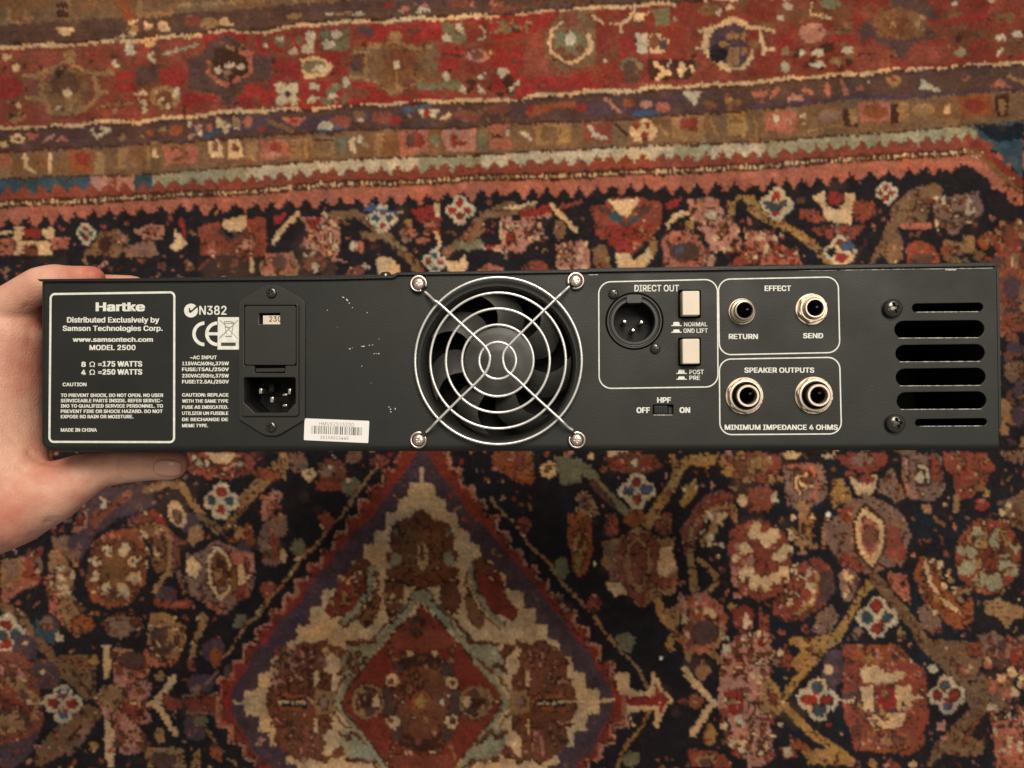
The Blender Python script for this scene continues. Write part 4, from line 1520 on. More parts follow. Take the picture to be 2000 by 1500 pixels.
def build_rug():
    r = np.random.default_rng(21)
    P = CZ / FPX                      # metres on the rug per chart unit
    KN = 3.9                          # knot pitch in chart units
    # fine knots where the photograph looks, wider spacing on the rest of the rug
    ex = np.concatenate([np.arange(-900, -100, 13.0), np.arange(-100, 2100, KN), np.arange(2100, 2901, 13.0)])
    ey = np.concatenate([np.arange(-600, -90, 13.0), np.arange(-90, 1590, KN), np.arange(1590, 2121, 13.0)])
    nx, ny = len(ex) - 1, len(ey) - 1
    kx = (ex[1:] + ex[:-1]) / 2; ky = (ey[1:] + ey[:-1]) / 2
    KX, KY = np.meshgrid(kx, ky)
    # tufts lean and wander: each knot samples the chart a little off its place
    sx = KX + r.normal(0, .55, KX.shape) + smooth_noise(ny, nx, 3, .55, r) + smooth_noise(ny, nx, 14, 1.2, r)
    sy = KY + r.normal(0, .8, KX.shape) + smooth_noise(ny, nx, 3, .6, r) + smooth_noise(ny, nx, 14, 1.2, r)
    ix = np.clip(((sx - CH0X) / CHS).astype(int), 0, CW - 1); iy = np.clip(((sy - CH0Y) / CHS).astype(int), 0, CHH - 1)
    pal = np.array([srgb(PAL[k]) for k in KEYS])
    col = pal[chart[iy, ix]]
    # dye lots: yarn-to-yarn, streaks along the weft (abrash), larger patches
    lum = np.exp(r.normal(0, .13, KX.shape) + smooth_noise(ny, nx, 5, .13, r) + smooth_noise(ny, nx, 30, .08, r) + r.normal(0, .035, (ny, 1)))
    col = col * lum[..., None]
    warm = smooth_noise(ny, nx, 9, .07, r) + r.normal(0, .04, KX.shape)
    col = col * np.stack([1 + warm, 1 + warm * .1, 1 - warm], -1)
    # worn pile shows the brownish foundation here and there
    wear = np.clip(smooth_noise(ny, nx, 22, .5, r) + smooth_noise(ny, nx, 6, .3, r) - .55, 0, .5)[..., None]
    col = col * (1 - wear * .5) + np.array(srgb('7a5a44')) * wear * .5
    # pile surface: three samples per knot each way
    S = 2
    W, H = nx * S + 1, ny * S + 1
    vx = np.interp(np.arange(W) / S, np.arange(nx + 1), ex); vy = np.interp(np.arange(H) / S, np.arange(ny + 1), ey)
    VX, VY = np.meshgrid(vx, vy)
    jx = smooth_noise(H, W, 2, .8, r); jy = smooth_noise(H, W, 2, .8, r)
    kh = r.normal(0, .00045, (ny, nx)) + smooth_noise(ny, nx, 5, .0004, r)
    hh = np.zeros((H, W))
    cix = np.clip((np.arange(W) // S), 0, nx - 1); ciy = np.clip((np.arange(H) // S), 0, ny - 1)
    hh = kh[ciy][:, cix]
    cen = ((np.arange(H) % S == S // 2)[:, None] * 1.0) * ((np.arange(W) % S == S // 2)[None] * 1.0)
    hh = hh + cen * .0016
    hh += smooth_noise(H, W, 60, .0012, r) + r.normal(0, .00025, (H, W))
    co = np.zeros((H * W, 3), np.float32)
    co[:, 0] = ((VX + jx - 1000) * P).ravel(); co[:, 1] = (-(VY + jy - 750) * P).ravel(); co[:, 2] = hh.ravel()
    I = np.arange(H * W).reshape(H, W)
    F = np.stack([I[1:, :-1], I[1:, 1:], I[:-1, 1:], I[:-1, :-1]], -1).reshape(-1, 4)
    me = bpy.data.meshes.new('pile')
    me.vertices.add(H * W); me.vertices.foreach_set('co', co.ravel())
    me.loops.add(F.size); me.loops.foreach_set('vertex_index', F.ravel().astype(np.int32))
    me.polygons.add(len(F)); me.polygons.foreach_set('loop_start', np.arange(0, F.size, 4, dtype=np.int32))
    me.polygons.foreach_set('loop_total', np.full(len(F), 4, np.int32))
    me.update(calc_edges=True)
    me.polygons.foreach_set('use_smooth', np.ones(len(F), bool))
    # vertex colours: mostly the own knot, softly mixed where tufts touch
    c1 = col[ciy][:, cix]
    c2 = col[np.clip(((np.arange(H) - 1) // S), 0, ny - 1)][:, np.clip(((np.arange(W) - 1) // S), 0, nx - 1)]
    mixf = r.uniform(0, .5, (H, W, 1))
    cv = c1 * (1 - mixf) + c2 * mixf
    rgba = np.ones((H * W, 4), np.float32); rgba[:, :3] = np.clip(cv.reshape(-1, 3), 0, 1)
    at = me.color_attributes.new('wool', 'FLOAT_COLOR', 'POINT'); at.data.foreach_set('color', rgba.ravel())
    m = bpy.data.materials.new('wool_pile'); m.use_nodes = True; nt = m.node_tree; b = nt.nodes['Principled BSDF']
    a = nt.nodes.new('ShaderNodeVertexColor'); a.layer_name = 'wool'
    tc = nt.nodes.new('ShaderNodeTexCoord')
    mp = nt.nodes.new('ShaderNodeMapping'); mp.inputs['Scale'].default_value = (1.0, .55, 1)
    n = nt.nodes.new('ShaderNodeTexNoise'); n.inputs['Scale'].default_value = 520; n.inputs['Detail'].default_value = 5; n.inputs['Roughness'].default_value = .65
    nt.links.new(tc.outputs['Object'], mp.inputs[0]); nt.links.new(mp.outputs[0], n.inputs['Vector'])
    mr = nt.nodes.new('ShaderNodeMapRange'); mr.inputs[1].default_value = .3; mr.inputs[2].default_value = .7; mr.inputs[3].default_value = .74; mr.inputs[4].default_value = 1.24
    nt.links.new(n.outputs['Fac'], mr.inputs[0])
    sc = nt.nodes.new('ShaderNodeVectorMath'); sc.operation = 'SCALE'
    nt.links.new(a.outputs['Color'], sc.inputs[0]); nt.links.new(mr.outputs[0], sc.inputs['Scale'])
    nt.links.new(sc.outputs[0], b.inputs['Base Color'])
    bp = nt.nodes.new('ShaderNodeBump'); bp.inputs['Strength'].default_value = .6; bp.inputs['Distance'].default_value = .0012
    nt.links.new(n.outputs['Fac'], bp.inputs['Height']); nt.links.new(bp.outputs['Normal'], b.inputs['Normal'])
    b.inputs['Roughness'].default_value = .95; b.inputs['Specular IOR Level'].default_value = .15
    b.inputs['Sheen Weight'].default_value = .12; b.inputs['Sheen Roughness'].default_value = .5
    me.materials.append(m)
    o = bpy.data.objects.new('oriental_rug', me); link(o)
    o['label'] = 'red and navy hand-knotted oriental rug covering the floor beneath the amplifier'
    o['category'] = 'rug'
    return o
rug = build_rug()
# bits of white lint lying on the pile
lint_m = material('lint', srgb('e8e2d8'), .9)

# outlines of the letters printed on the amplifier (advance, closed contours), 500 units per em
GLYPHS = {' ': (94, []),
 ',': (94, ['19,-60 34,36 68,36 42,-60']),
 '-': (227, ['168,122 168,94 57,94 57,122']),
 '.': (94, ['48,-2 42,-1 36,1 31,4 28,9 26,15 25,20 26,27 28,32 31,37 36,40 42,43 48,43 54,43 59,40 64,37 68,32 70,27 71,20 70,15 68,9 64,4 59,1 54,-1']),
 '/': (125, ['117,266 36,-38 7,-38 89,266']),
 '0': (227, ['113,-3 95,-2 79,3 65,12 53,24 42,39 34,57 29,77 25,101 24,127 25,153 29,177 35,197 43,215 53,230 65,242 79,251 95,256 113,258 131,256 147,251 161,242 174,230 184,215 192,197 198,177 201,153 203,127 201,101 198,77 192,57 184,39 174,24 162,12 147,3 131,-2','113,25 125,26 136,30 145,37 153,46 160,58 165,72 169,88 171,107 172,127 171,148 169,166 165,182 160,197 153,208 145,218 136,224 125,228 113,230 101,228 91,224 82,218 73,208 67,197 62,182 58,166 55,148 55,127 55,107 58,88 62,72 67,58 73,46 82,37 91,30 101,26']),
 '1': (227, ['38,0 38,27 195,27 195,0','138,254 138,0 106,0 106,224 105,224 43,179 43,213 99,254']),
 '2': (227, ['32,0 32,24 117,114 141,141 147,149 152,156 155,163 158,170 160,178 160,186 159,194 157,202 154,209 149,215 143,220 137,224 129,227 121,229 112,230 102,229 94,227 86,224 79,219 74,213 69,207 66,199 64,190 64,181 33,181 34,196 37,209 43,221 51,232 60,241 72,248 84,253 98,257 112,258 127,257 141,254 153,248 164,241 173,233 181,223 186,211 189,199 191,186 190,177 188,168 185,159 181,150 175,140 168,129 159,118 147,105 133,90 76,30 76,28 195,28 195,0']),
 '3': (227, ['109,-3 94,-2 80,0 66,5 54,11 44,19 35,29 28,40 24,52 22,66 55,66 56,58 59,50 63,44 69,38 75,33 83,30 91,27 100,25 109,25 119,26 129,27 138,30 145,35 152,40 157,46 161,54 164,63 165,72 164,81 162,90 158,98 153,105 146,112 137,117 127,121 115,123 101,124 78,124 78,150 144,224 144,226 35,226 35,254 186,254 186,230 106,139 106,144 124,145 140,143 154,138 167,131 177,122 185,111 192,99 195,86 196,72 195,58 191,45 185,33 177,22 166,13 154,6 141,1 125,-2']),
 '4': (227, ['20,53 20,79 123,254 155,254 54,83 54,81 207,81 207,53','141,0 141,61 141,73 141,159 171,159 171,0']),
 '5': (227, ['111,-3 96,-2 82,1 70,6 59,12 49,20 41,30 35,41 32,53 30,65 61,65 62,58 65,51 69,44 74,39 80,34 87,30 94,27 102,26 111,25 120,26 130,28 138,32 146,38 152,44 157,52 161,61 163,71 164,81 163,92 161,101 157,111 151,119 145,125 137,131 129,135 119,138 109,138 100,138 92,137 84,134 76,131 69,127 64,123 34,126 48,254 183,254 183,226 75,226 67,151 68,151 74,155 81,159 89,162 97,165 106,166 115,167 126,166 137,164 147,160 156,156 165,150 172,143 179,134 185,125 189,116 193,105 195,94 195,82 194,66 191,51 184,38 176,26 166,16 154,8 141,1 126,-2']),
 '6': (227, ['113,-3 98,-2 84,1 71,7 60,15 50,25 42,37 36,51 33,65 32,81 33,93 35,106 40,119 47,134 56,151 69,170 126,254 161,254 75,131 73,131 83,144 98,153 104,155 110,157 117,157 132,156 146,153 158,147 169,140 178,131 185,120 190,107 193,94 194,79 193,63 190,49 184,36 176,25 166,15 155,7 142,1 128,-2','113,24 123,25 131,27 139,31 146,37 152,43 157,51 161,59 163,69 164,79 163,89 161,98 157,107 152,114 146,121 139,126 131,130 123,132 113,133 104,132 95,130 87,126 80,121 74,114 69,107 65,99 63,89 62,79 63,69 65,59 69,51 74,43 80,37 87,31 95,27 104,25']),
 '7': (227, ['48,0 162,224 162,226 31,226 31,254 195,254 195,224 82,0']),
 '8': (227, ['113,-3 97,-2 82,1 68,6 56,13 45,21 37,31 31,42 27,54 26,68 27,78 29,88 33,98 37,106 43,114 51,121 58,126 67,130 76,132 76,133 65,138 55,145 46,154 40,165 36,177 35,190 36,203 40,214 45,225 53,234 62,242 73,249 85,254 99,257 113,258 128,257 141,254 153,249 164,242 173,234 181,225 186,214 190,203 191,190 190,177 186,165 180,154 171,145 162,138 150,133 150,132 159,130 168,126 176,121 183,114 189,106 194,98 197,88 200,78 200,68 199,54 195,42 189,31 181,21 171,13 158,6 145,1 130,-2','113,25 124,25 134,27 142,30 150,34 156,40 161,46 165,53 168,61 168,69 168,78 165,87 161,94 156,101 149,107 141,111 133,115 123,117 113,118 103,117 93,115 85,111 77,107 70,101 65,94 61,87 58,78 58,69 58,61 61,53 64,46 70,40 76,34 84,30 92,27 102,25','113,145 122,145 130,147 137,150 144,154 149,159 154,165 157,172 159,180 160,188 159,196 157,203 154,210 149,216 144,221 138,225 130,228 122,229 113,230 104,229 96,228 89,225 82,221 77,216 72,210 69,203 67,196 66,188 67,180 69,172 72,165 77,159 82,154 89,150 96,147 104,145']),
 ':': (94, ['48,-2 42,-1 36,1 31,4 28,9 26,15 25,20 26,27 28,32 31,37 36,40 42,43 48,43 54,43 59,40 64,37 68,32 70,27 71,20 70,15 68,9 64,4 59,1 54,-1','48,135 42,136 36,138 31,142 28,147 26,152 25,158 26,164 28,170 31,174 36,178 42,180 48,181 54,180 59,178 64,174 68,170 70,164 71,158 70,152 68,147 64,142 59,138 54,136']),
 '=': (227, ['36,122 36,151 191,151 191,122','36,48 36,77 191,77 191,48']),
 'A': (240, ['8,0 101,254 138,254 231,0 198,0 144,151 132,186 116,239 123,239 106,185 95,151 43,0','55,71 55,99 185,99 185,71']),
 'B': (228, ['30,0 30,254 121,254 137,253 152,250 164,245 175,239 184,230 190,221 195,210 198,199 199,187 198,177 197,168 193,160 189,153 184,148 178,143 172,139 165,136 157,133 157,131 166,130 174,127 182,123 189,117 196,110 201,102 205,92 208,81 209,68 208,56 205,44 200,33 193,24 184,16 172,9 158,4 142,1 123,0','62,29 122,29 140,30 154,34 165,40 172,48 176,58 178,68 177,77 175,85 171,92 166,99 160,104 153,109 144,113 135,115 124,115 62,115','62,143 119,143 128,143 136,145 144,148 151,152 157,157 162,163 165,170 167,178 168,186 167,197 163,206 156,214 147,221 135,225 120,226 62,226']),
 'C': (255, ['134,-3 113,-2 93,4 75,12 59,25 46,40 35,58 27,78 22,101 20,127 22,153 27,176 35,197 46,215 59,230 75,242 93,251 113,256 134,258 146,257 158,255 170,252 181,248 191,242 201,236 210,228 217,219 224,209 229,198 234,187 236,174 204,174 202,183 199,190 195,197 190,204 185,209 179,214 172,218 165,222 158,224 150,226 142,228 134,228 119,227 105,223 92,216 80,207 71,196 62,182 57,166 53,148 52,127 53,107 57,88 63,72 71,59 80,47 92,38 105,32 119,28 134,26 142,27 150,28 158,30 165,33 172,36 179,40 185,45 190,51 195,57 199,64 202,72 204,80 236,80 234,68 229,56 224,45 217,36 210,27 201,19 192,12 181,7 170,2 159,-1 146,-3']),
 'D': (251, ['109,0 48,0 48,29 107,29 127,30 144,34 159,40 171,49 182,61 189,75 195,90 198,108 200,128 198,147 195,165 190,180 182,194 172,205 160,214 145,221 129,225 110,226 47,226 47,254 113,254 136,253 157,248 176,239 192,228 206,213 217,196 225,175 229,153 231,128 229,102 224,80 217,59 206,42 192,27 175,15 156,7 134,2','62,254 62,0 30,0 30,254']),
 'E': (209, ['30,0 30,254 186,254 186,226 62,226 62,143 178,143 178,114 62,114 62,29 188,29 188,0']),
 'F': (205, ['30,0 30,254 185,254 185,226 62,226 62,139 173,139 173,111 62,111 62,0']),
 'G': (260, ['134,-3 113,-2 93,4 75,13 59,25 45,40 35,58 27,78 22,102 20,127 22,153 27,176 35,197 45,215 59,230 74,242 92,251 112,256 132,258 146,257 158,255 170,252 181,247 192,242 202,235 210,227 218,218 225,208 230,198 234,186 237,174 204,174 201,182 198,190 194,197 189,203 184,208 178,213 172,218 165,221 158,224 150,226 141,227 133,228 118,227 104,223 92,216 80,207 70,196 62,182 57,166 53,148 52,127 53,107 57,88 63,72 71,59 81,47 92,38 105,32 119,28 134,26 148,27 161,31 172,36 183,43 191,51 198,62 203,74 206,87 207,101 217,100 141,100 141,128 239,128 239,100 237,80 233,62 225,45 215,31 203,19 188,9 172,2 154,-2']),
 'H': (258, ['30,0 30,254 62,254 62,144 196,144 196,254 228,254 228,0 196,0 196,116 62,116 62,0']),
 'I': (150, ['16,0 16,29 59,29 59,226 16,226 16,254 135,254 135,226 91,226 91,29 135,29 135,0']),
 'J': (198, ['93,-3 71,-1 53,5 38,16 26,31 19,50 17,73 17,86 49,86 49,73 50,58 54,47 61,37 70,30 80,26 93,25 105,26 115,30 124,37 131,47 135,58 136,73 136,254 168,254 168,73 166,50 159,31 147,16 132,5 113,-1']),
 'K': (233, ['52,73 52,108 70,131 87,152 106,172 182,254 224,254 116,138 114,138','30,0 30,254 62,254 62,167 62,112 62,97 62,0','186,0 94,130 114,155 224,0']),
 'L': (196, ['30,0 30,254 62,254 62,29 181,29 181,0']),
 'M': (314, ['30,0 30,254 76,254 139,94 144,79 150,61 156,42 161,24 154,24 159,41 165,61 171,79 176,94 238,254 284,254 284,0 252,0 252,145 252,163 253,184 253,207 253,229 256,229 249,205 241,181 234,161 228,145 171,0 143,0 85,145 80,160 72,181 65,204 56,229 59,229 60,208 60,186 61,164 61,145 61,0']),
 'N': (262, ['30,0 30,254 68,254 172,91 181,75 194,53 207,27 202,27 200,54 200,79 199,97 199,254 232,254 232,0 193,0 101,145 89,165 74,191 54,226 60,227 61,192 62,164 62,145 62,0']),
 'O': (267, ['133,-3 112,-2 93,4 75,12 59,25 46,40 35,58 27,78 22,101 20,127 22,153 27,176 35,197 46,215 59,230 75,242 93,251 112,256 133,258 155,256 174,251 192,242 208,230 221,215 232,197 240,176 245,153 247,127 245,101 240,78 232,58 221,40 208,25 192,12 174,4 155,-2','133,26 148,28 162,32 175,38 186,47 196,58 204,72 210,88 214,106 215,127 214,148 210,166 204,182 196,196 186,207 175,216 162,223 148,227 133,228 119,227 105,223 92,216 81,207 71,196 63,182 57,166 53,148 52,127 53,106 57,88 63,72 71,58 81,47 92,38 105,32 119,28']),
 'P': (222, ['30,0 30,254 118,254 136,253 152,250 166,244 178,236 187,226 195,215 200,202 203,189 204,174 203,159 200,145 195,133 187,121 178,112 166,104 152,98 136,94 118,93 55,93 55,121 116,121 129,122 139,124 149,128 156,133 162,139 167,147 170,155 172,164 172,174 172,184 170,193 167,201 162,208 156,214 148,219 139,223 129,225 116,226 62,226 62,0']),
 'Q': (267, ['123,80 156,80 185,42 192,32 234,-24 200,-24 173,13 166,23','133,-3 112,-2 93,4 75,12 59,25 46,40 35,58 27,78 22,101 20,127 22,153 27,176 35,197 46,215 59,230 75,242 93,251 112,256 133,258 155,256 174,251 192,242 208,230 221,215 232,197 240,176 245,153 247,127 245,101 240,78 232,58 221,40 208,25 192,12 174,4 155,-2','133,26 148,28 162,32 175,38 186,47 196,58 204,72 210,88 214,106 215,127 214,148 210,166 204,182 196,196 186,207 175,216 162,223 148,227 133,228 119,227 105,223 92,216 81,207 71,196 63,182 57,166 53,148 52,127 53,106 57,88 63,72 71,58 81,47 92,38 105,32 119,28']),
 'R': (224, ['30,0 30,254 118,254 136,253 153,250 167,244 178,237 188,227 195,217 200,204 204,191 205,176 204,161 200,148 195,136 188,125 178,116 166,109 152,103 136,100 118,99 48,99 48,128 117,128 129,128 140,130 149,133 156,138 162,143 167,150 170,158 172,167 173,176 172,186 170,194 167,202 162,209 156,215 149,220 140,223 129,225 116,226 62,226 62,0','177,0 115,115 151,115 214,0']),
 'S': (223, ['112,-4 94,-3 78,0 64,5 51,11 41,20 32,30 25,42 21,54 19,68 52,68 54,59 57,51 62,44 68,38 75,33 83,29 92,27 102,25 112,25 123,25 133,27 143,30 151,34 159,40 165,46 169,53 172,61 173,70 172,77 170,84 166,89 161,94 155,99 148,102 122,111 92,120 72,126 56,135 43,145 34,156 28,170 26,186 27,200 31,213 37,224 46,234 57,242 69,249 83,254 97,257 114,258 130,257 145,254 158,249 170,242 180,234 189,224 195,213 199,202 200,189 169,189 166,201 160,211 151,219 140,225 127,228 112,229 102,229 92,227 84,224 76,220 70,215 64,209 61,203 58,195 58,188 58,180 61,173 65,167 71,162 78,158 85,154 106,147 132,140 156,132 164,128 172,124 179,119 186,113 192,106 197,99 201,90 203,80 204,69 203,56 199,43 193,32 185,21 174,13 162,5 147,0 130,-3']),
 'T': (224, ['16,226 16,254 208,254 208,226 128,226 128,0 96,0 96,226']),
 'U': (259, ['129,-4 110,-3 93,1 77,8 63,17 52,27 42,40 36,54 31,70 30,87 30,254 62,254 62,89 63,77 66,66 70,57 77,48 84,40 94,34 104,29 116,27 129,26 143,27 155,29 165,34 175,40 182,48 188,57 193,66 195,77 196,89 196,254 229,254 229,87 227,70 223,54 216,40 207,27 195,17 182,8 166,1 149,-3']),
 'V': (240, ['102,0 8,254 42,254 96,103 108,69 124,15 117,15 133,69 145,103 197,254 231,254 139,0']),
 'W': (343, ['78,0 8,254 41,254 82,98 88,73 93,47 98,20 95,20 100,47 106,73 112,98 153,254 190,254 231,98 237,73 243,47 249,20 244,20 249,47 255,73 261,98 302,254 335,254 265,0 228,0 184,161 176,196 168,237 175,237 167,197 159,161 115,0']),
 'X': (237, ['9,0 109,142 109,118 15,254 52,254 89,200 102,181 112,164 122,146 116,146 126,164 136,181 149,200 187,254 223,254 129,119 129,143 228,0 191,0 146,65 134,83 125,98 115,116 122,116 113,98 103,83 91,65 46,0']),
 'Y': (236, ['102,0 102,104 8,254 46,254 96,172 111,146 125,115 112,115 126,146 140,172 191,254 228,254 134,104 134,0']),
 'Z': (219, ['21,0 21,23 137,193 153,215 170,238 174,227 143,226 111,226 20,226 20,254 198,254 198,231 84,64 67,40 49,17 45,27 76,28 107,29 200,29 200,0']),
 'a': (195, ['80,-4 68,-4 57,-1 47,2 38,8 30,14 24,22 19,32 16,42 15,54 16,64 18,73 22,80 26,87 32,92 39,97 46,100 54,103 63,105 89,110 117,113 133,117 138,127 138,128 137,136 136,142 133,148 130,153 125,158 120,161 113,163 106,165 98,165 89,165 82,164 75,161 59,150 50,137 20,146 26,156 32,165 39,173 48,179 57,184 66,188 77,190 87,192 97,192 119,190 128,187 135,184 143,180 150,175 156,168 161,160 165,150 168,139 168,126 168,0 138,0 138,26 136,26 126,12 121,8 115,4 108,1 100,-2 90,-4','85,23 96,23 106,26 114,29 121,34 127,40 132,47 135,54 137,61 138,69 138,95 130,91 116,88 100,86 88,84 67,79 61,77 56,74 52,70 48,65 47,59 46,52 46,46 48,41 51,36 55,32 59,29 65,26 71,24 78,23']),
 'b': (212, ['115,-4 104,-3 94,-1 86,2 79,6 74,11 69,16 59,29 56,29 56,0 26,0 26,254 57,254 57,160 59,160 69,173 73,178 79,182 86,186 94,190 103,192 115,192 130,191 144,187 156,180 168,171 177,160 185,146 191,131 194,113 195,94 194,75 191,58 185,42 177,29 168,17 157,8 144,1 130,-3','110,23 121,24 131,28 140,33 147,40 153,48 158,58 161,70 163,82 164,95 163,108 161,120 158,131 153,140 147,149 140,156 131,161 121,164 110,165 99,164 89,161 81,156 73,149 67,141 62,131 59,120 57,108 56,95 57,81 59,69 63,58 67,48 73,39 81,32 89,27 99,24']),
 'c': (198, ['104,-4 87,-3 72,1 58,8 46,17 36,29 28,43 22,58 18,75 17,94 18,113 22,130 28,146 36,159 46,171 58,180 72,187 87,191 104,192 113,192 122,191 130,189 138,186 146,182 153,178 159,173 165,167 170,161 174,154 178,146 181,138 151,131 145,145 135,155 121,162 104,165 92,164 81,161 73,155 65,148 59,139 54,129 51,118 49,106 48,94 49,81 51,70 54,59 59,49 65,40 73,33 81,28 92,24 104,23 121,26 135,33 146,44 152,59 181,51 179,43 175,35 171,28 165,22 160,16 153,11 146,6 138,3 130,0 122,-2 113,-4']),
 'd': (212, ['98,-4 82,-3 68,1 56,8 44,17 35,29 27,42 22,58 18,75 17,94 18,113 22,131 27,146 35,160 45,171 56,180 69,187 83,191 98,192 109,192 118,190 126,186 133,182 139,178 144,173 153,160 155,160 155,254 186,254 186,0 156,0 156,29 153,29 143,16 139,11 133,6 126,2 118,-1 109,-3','102,23 113,24 123,27 132,32 139,39 145,48 150,58 153,69 155,81 156,95 155,108 153,120 150,131 145,141 139,149 132,156 123,161 113,164 102,165 91,164 81,161 72,156 65,149 59,140 54,131 51,120 49,108 48,95 49,82 51,70 54,58 59,48 65,40 73,33 81,28 91,24']),
 'e': (202, ['106,-4 88,-3 73,1 58,8 46,17 36,29 28,42 22,58 18,75 17,93 18,112 22,129 28,145 36,159 46,170 58,180 71,187 86,191 103,192 113,192 123,190 133,187 142,183 151,177 160,170 167,162 173,152 179,141 182,128 185,113 186,97 186,85 37,85 37,110 169,110 155,101 154,113 152,124 149,134 144,143 138,151 131,157 123,161 113,164 103,165 92,164 82,161 73,157 66,151 59,143 54,135 51,125 49,116 48,105 48,89 49,75 51,64 55,53 61,44 67,37 76,31 85,26 95,24 106,23 114,23 120,25 127,26 133,29 138,32 143,36 147,41 150,47 153,53 182,45 179,36 174,27 168,20 160,13 151,7 141,2 130,-1 119,-3']),
 'g': (213, ['103,-75 90,-75 78,-73 67,-70 57,-66 49,-61 41,-55 35,-49 30,-42 25,-35 51,-20 61,-33 65,-37 71,-41 77,-44 85,-47 93,-48 103,-49 118,-47 130,-44 141,-38 149,-29 154,-17 156,-3 156,34 153,34 143,21 139,16 133,12 126,8 118,5 109,3 97,2 83,4 69,7 56,13 45,22 35,32 28,45 22,60 18,77 17,96 18,114 22,131 27,147 35,160 45,171 56,180 69,187 83,191 98,192 109,192 119,190 127,186 134,182 139,178 144,173 154,159 157,159 157,190 186,190 186,-4 185,-20 181,-33 175,-45 167,-54 157,-62 145,-68 132,-72 118,-74','102,30 113,30 123,33 132,38 139,44 145,51 150,61 153,71 156,83 156,96 156,109 153,121 150,132 145,141 139,150 132,156 123,161 114,164 102,165 91,164 81,161 73,156 65,149 59,141 54,131 51,120 49,109 48,96 49,84 51,72 54,61 59,52 65,44 73,38 81,33 91,30']),
 'h': (205, ['57,113 57,0 26,0 26,254 57,254 57,144 51,144 58,159 66,172 76,181 87,187 100,191 114,192 126,191 137,189 148,184 157,178 164,170 170,160 175,149 178,135 179,120 179,0 148,0 148,118 147,131 143,143 136,152 128,159 117,163 105,165 96,164 88,162 80,159 74,154 68,148 63,141 60,133 58,124']),
 'i': (83, ['26,0 26,190 57,190 57,0','42,221 36,222 31,224 27,227 23,231 21,236 21,242 21,247 23,252 27,256 31,259 36,261 42,262 47,261 52,259 57,256 60,252 62,247 63,242 62,236 60,231 57,227 52,224 47,222']),
 'k': (190, ['55,68 55,106 60,106 142,190 180,190 92,100 89,100','26,0 26,254 57,254 57,0','147,0 74,93 96,114 186,0']),
 'l': (95, ['70,-1 56,0 45,4 37,10 31,19 27,29 26,42 26,254 57,254 57,49 57,42 58,35 60,31 63,28 67,27 73,26 80,26 85,27 90,1 81,0']),
 'm': (305, ['26,0 26,190 56,190 56,148 54,148 57,157 61,166 66,173 72,179 79,184 86,188 94,191 102,193 110,193 123,192 134,187 144,180 151,171 157,160 160,147 156,147 159,156 163,164 169,172 175,178 182,183 190,187 199,191 208,192 218,193 229,192 239,190 249,186 257,180 264,173 270,164 275,154 278,141 278,128 278,0 248,0 248,127 247,139 243,149 236,156 228,161 219,164 209,165 201,165 194,163 187,160 181,156 177,151 173,145 170,139 168,131 168,124 168,0 137,0 137,130 136,140 132,148 126,156 119,161 110,164 100,165 92,165 85,163 79,160 73,156 67,151 63,145 60,137 58,129 57,119 57,0']),
 'n': (205, ['57,113 57,0 26,0 26,190 56,190 56,144 51,144 58,159 66,172 76,181 87,187 100,191 114,192 126,191 137,189 147,184 156,178 164,170 170,160 175,149 178,135 179,120 179,0 148,0 148,118 147,131 143,143 136,152 128,159 117,163 105,165 96,164 88,162 80,159 74,154 68,148 63,141 60,133 58,124']),
 'o': (208, ['104,-4 87,-3 72,1 58,8 46,17 36,29 28,43 22,58 18,75 17,94 18,113 22,130 28,146 36,159 46,171 58,180 72,187 87,191 104,192 120,191 136,187 149,180 161,171 171,159 180,146 186,130 189,113 191,94 189,75 186,58 180,43 171,29 161,17 149,8 136,1 120,-3','104,23 116,24 126,28 135,33 143,40 149,49 154,59 157,70 159,81 160,94 159,106 157,118 154,129 149,139 143,148 135,155 126,161 116,164 104,165 92,164 81,161 73,155 65,148 59,139 54,129 51,118 49,106 48,94 49,81 51,70 54,59 59,49 65,40 73,33 81,28 92,24']),
 'p': (212, ['26,-71 26,190 56,190 56,160 59,160 69,173 73,178 79,182 86,186 94,190 103,192 115,192 130,191 144,187 156,180 168,171 177,160 185,146 191,131 194,113 195,94 194,75 191,58 185,42 177,29 168,17 157,8 144,1 130,-3 115,-4 104,-3 94,-1 86,2 79,6 74,11 69,16 59,29 57,29 57,-71','110,23 121,24 131,28 140,33 147,40 153,48 158,58 161,70 163,82 164,95 163,108 161,120 158,131 153,140 147,149 140,156 131,161 121,164 110,165 99,164 89,161 81,156 73,149 67,141 62,131 59,120 57,108 56,95 57,81 59,69 63,58 67,48 73,39 81,32 89,27 99,24']),
 'r': (130, ['26,0 26,190 56,190 56,160 58,160 62,169 68,177 76,184 85,188 96,191 107,192 115,192 122,192 122,161 115,162 103,163 95,162 87,160 80,157 73,153 67,148 63,142 60,135 58,127 57,118 57,0']),
 's': (182, ['91,-4 78,-3 67,-2 56,2 46,6 38,12 31,19 25,27 21,37 18,47 47,53 50,44 55,36 62,30 70,26 80,24 91,23 103,24 113,26 122,31 129,37 133,44 134,51 133,58 131,63 127,68 122,72 115,75 106,78 75,85 59,90 46,96 36,104 29,113 25,124 23,137 24,147 27,157 33,166 39,173 48,180 58,185 69,189 81,191 94,192 106,192 117,190 127,186 136,182 143,176 149,170 155,162 159,154 162,145 134,139 131,146 127,152 121,158 114,163 105,165 94,166 83,165 74,163 65,158 59,153 56,146 54,139 55,132 58,126 62,122 68,118 76,114 86,111 115,105 131,100 143,93 153,86 160,76 164,66 166,53 165,43 161,33 156,24 149,16 140,9 130,3 118,-1 105,-3']),
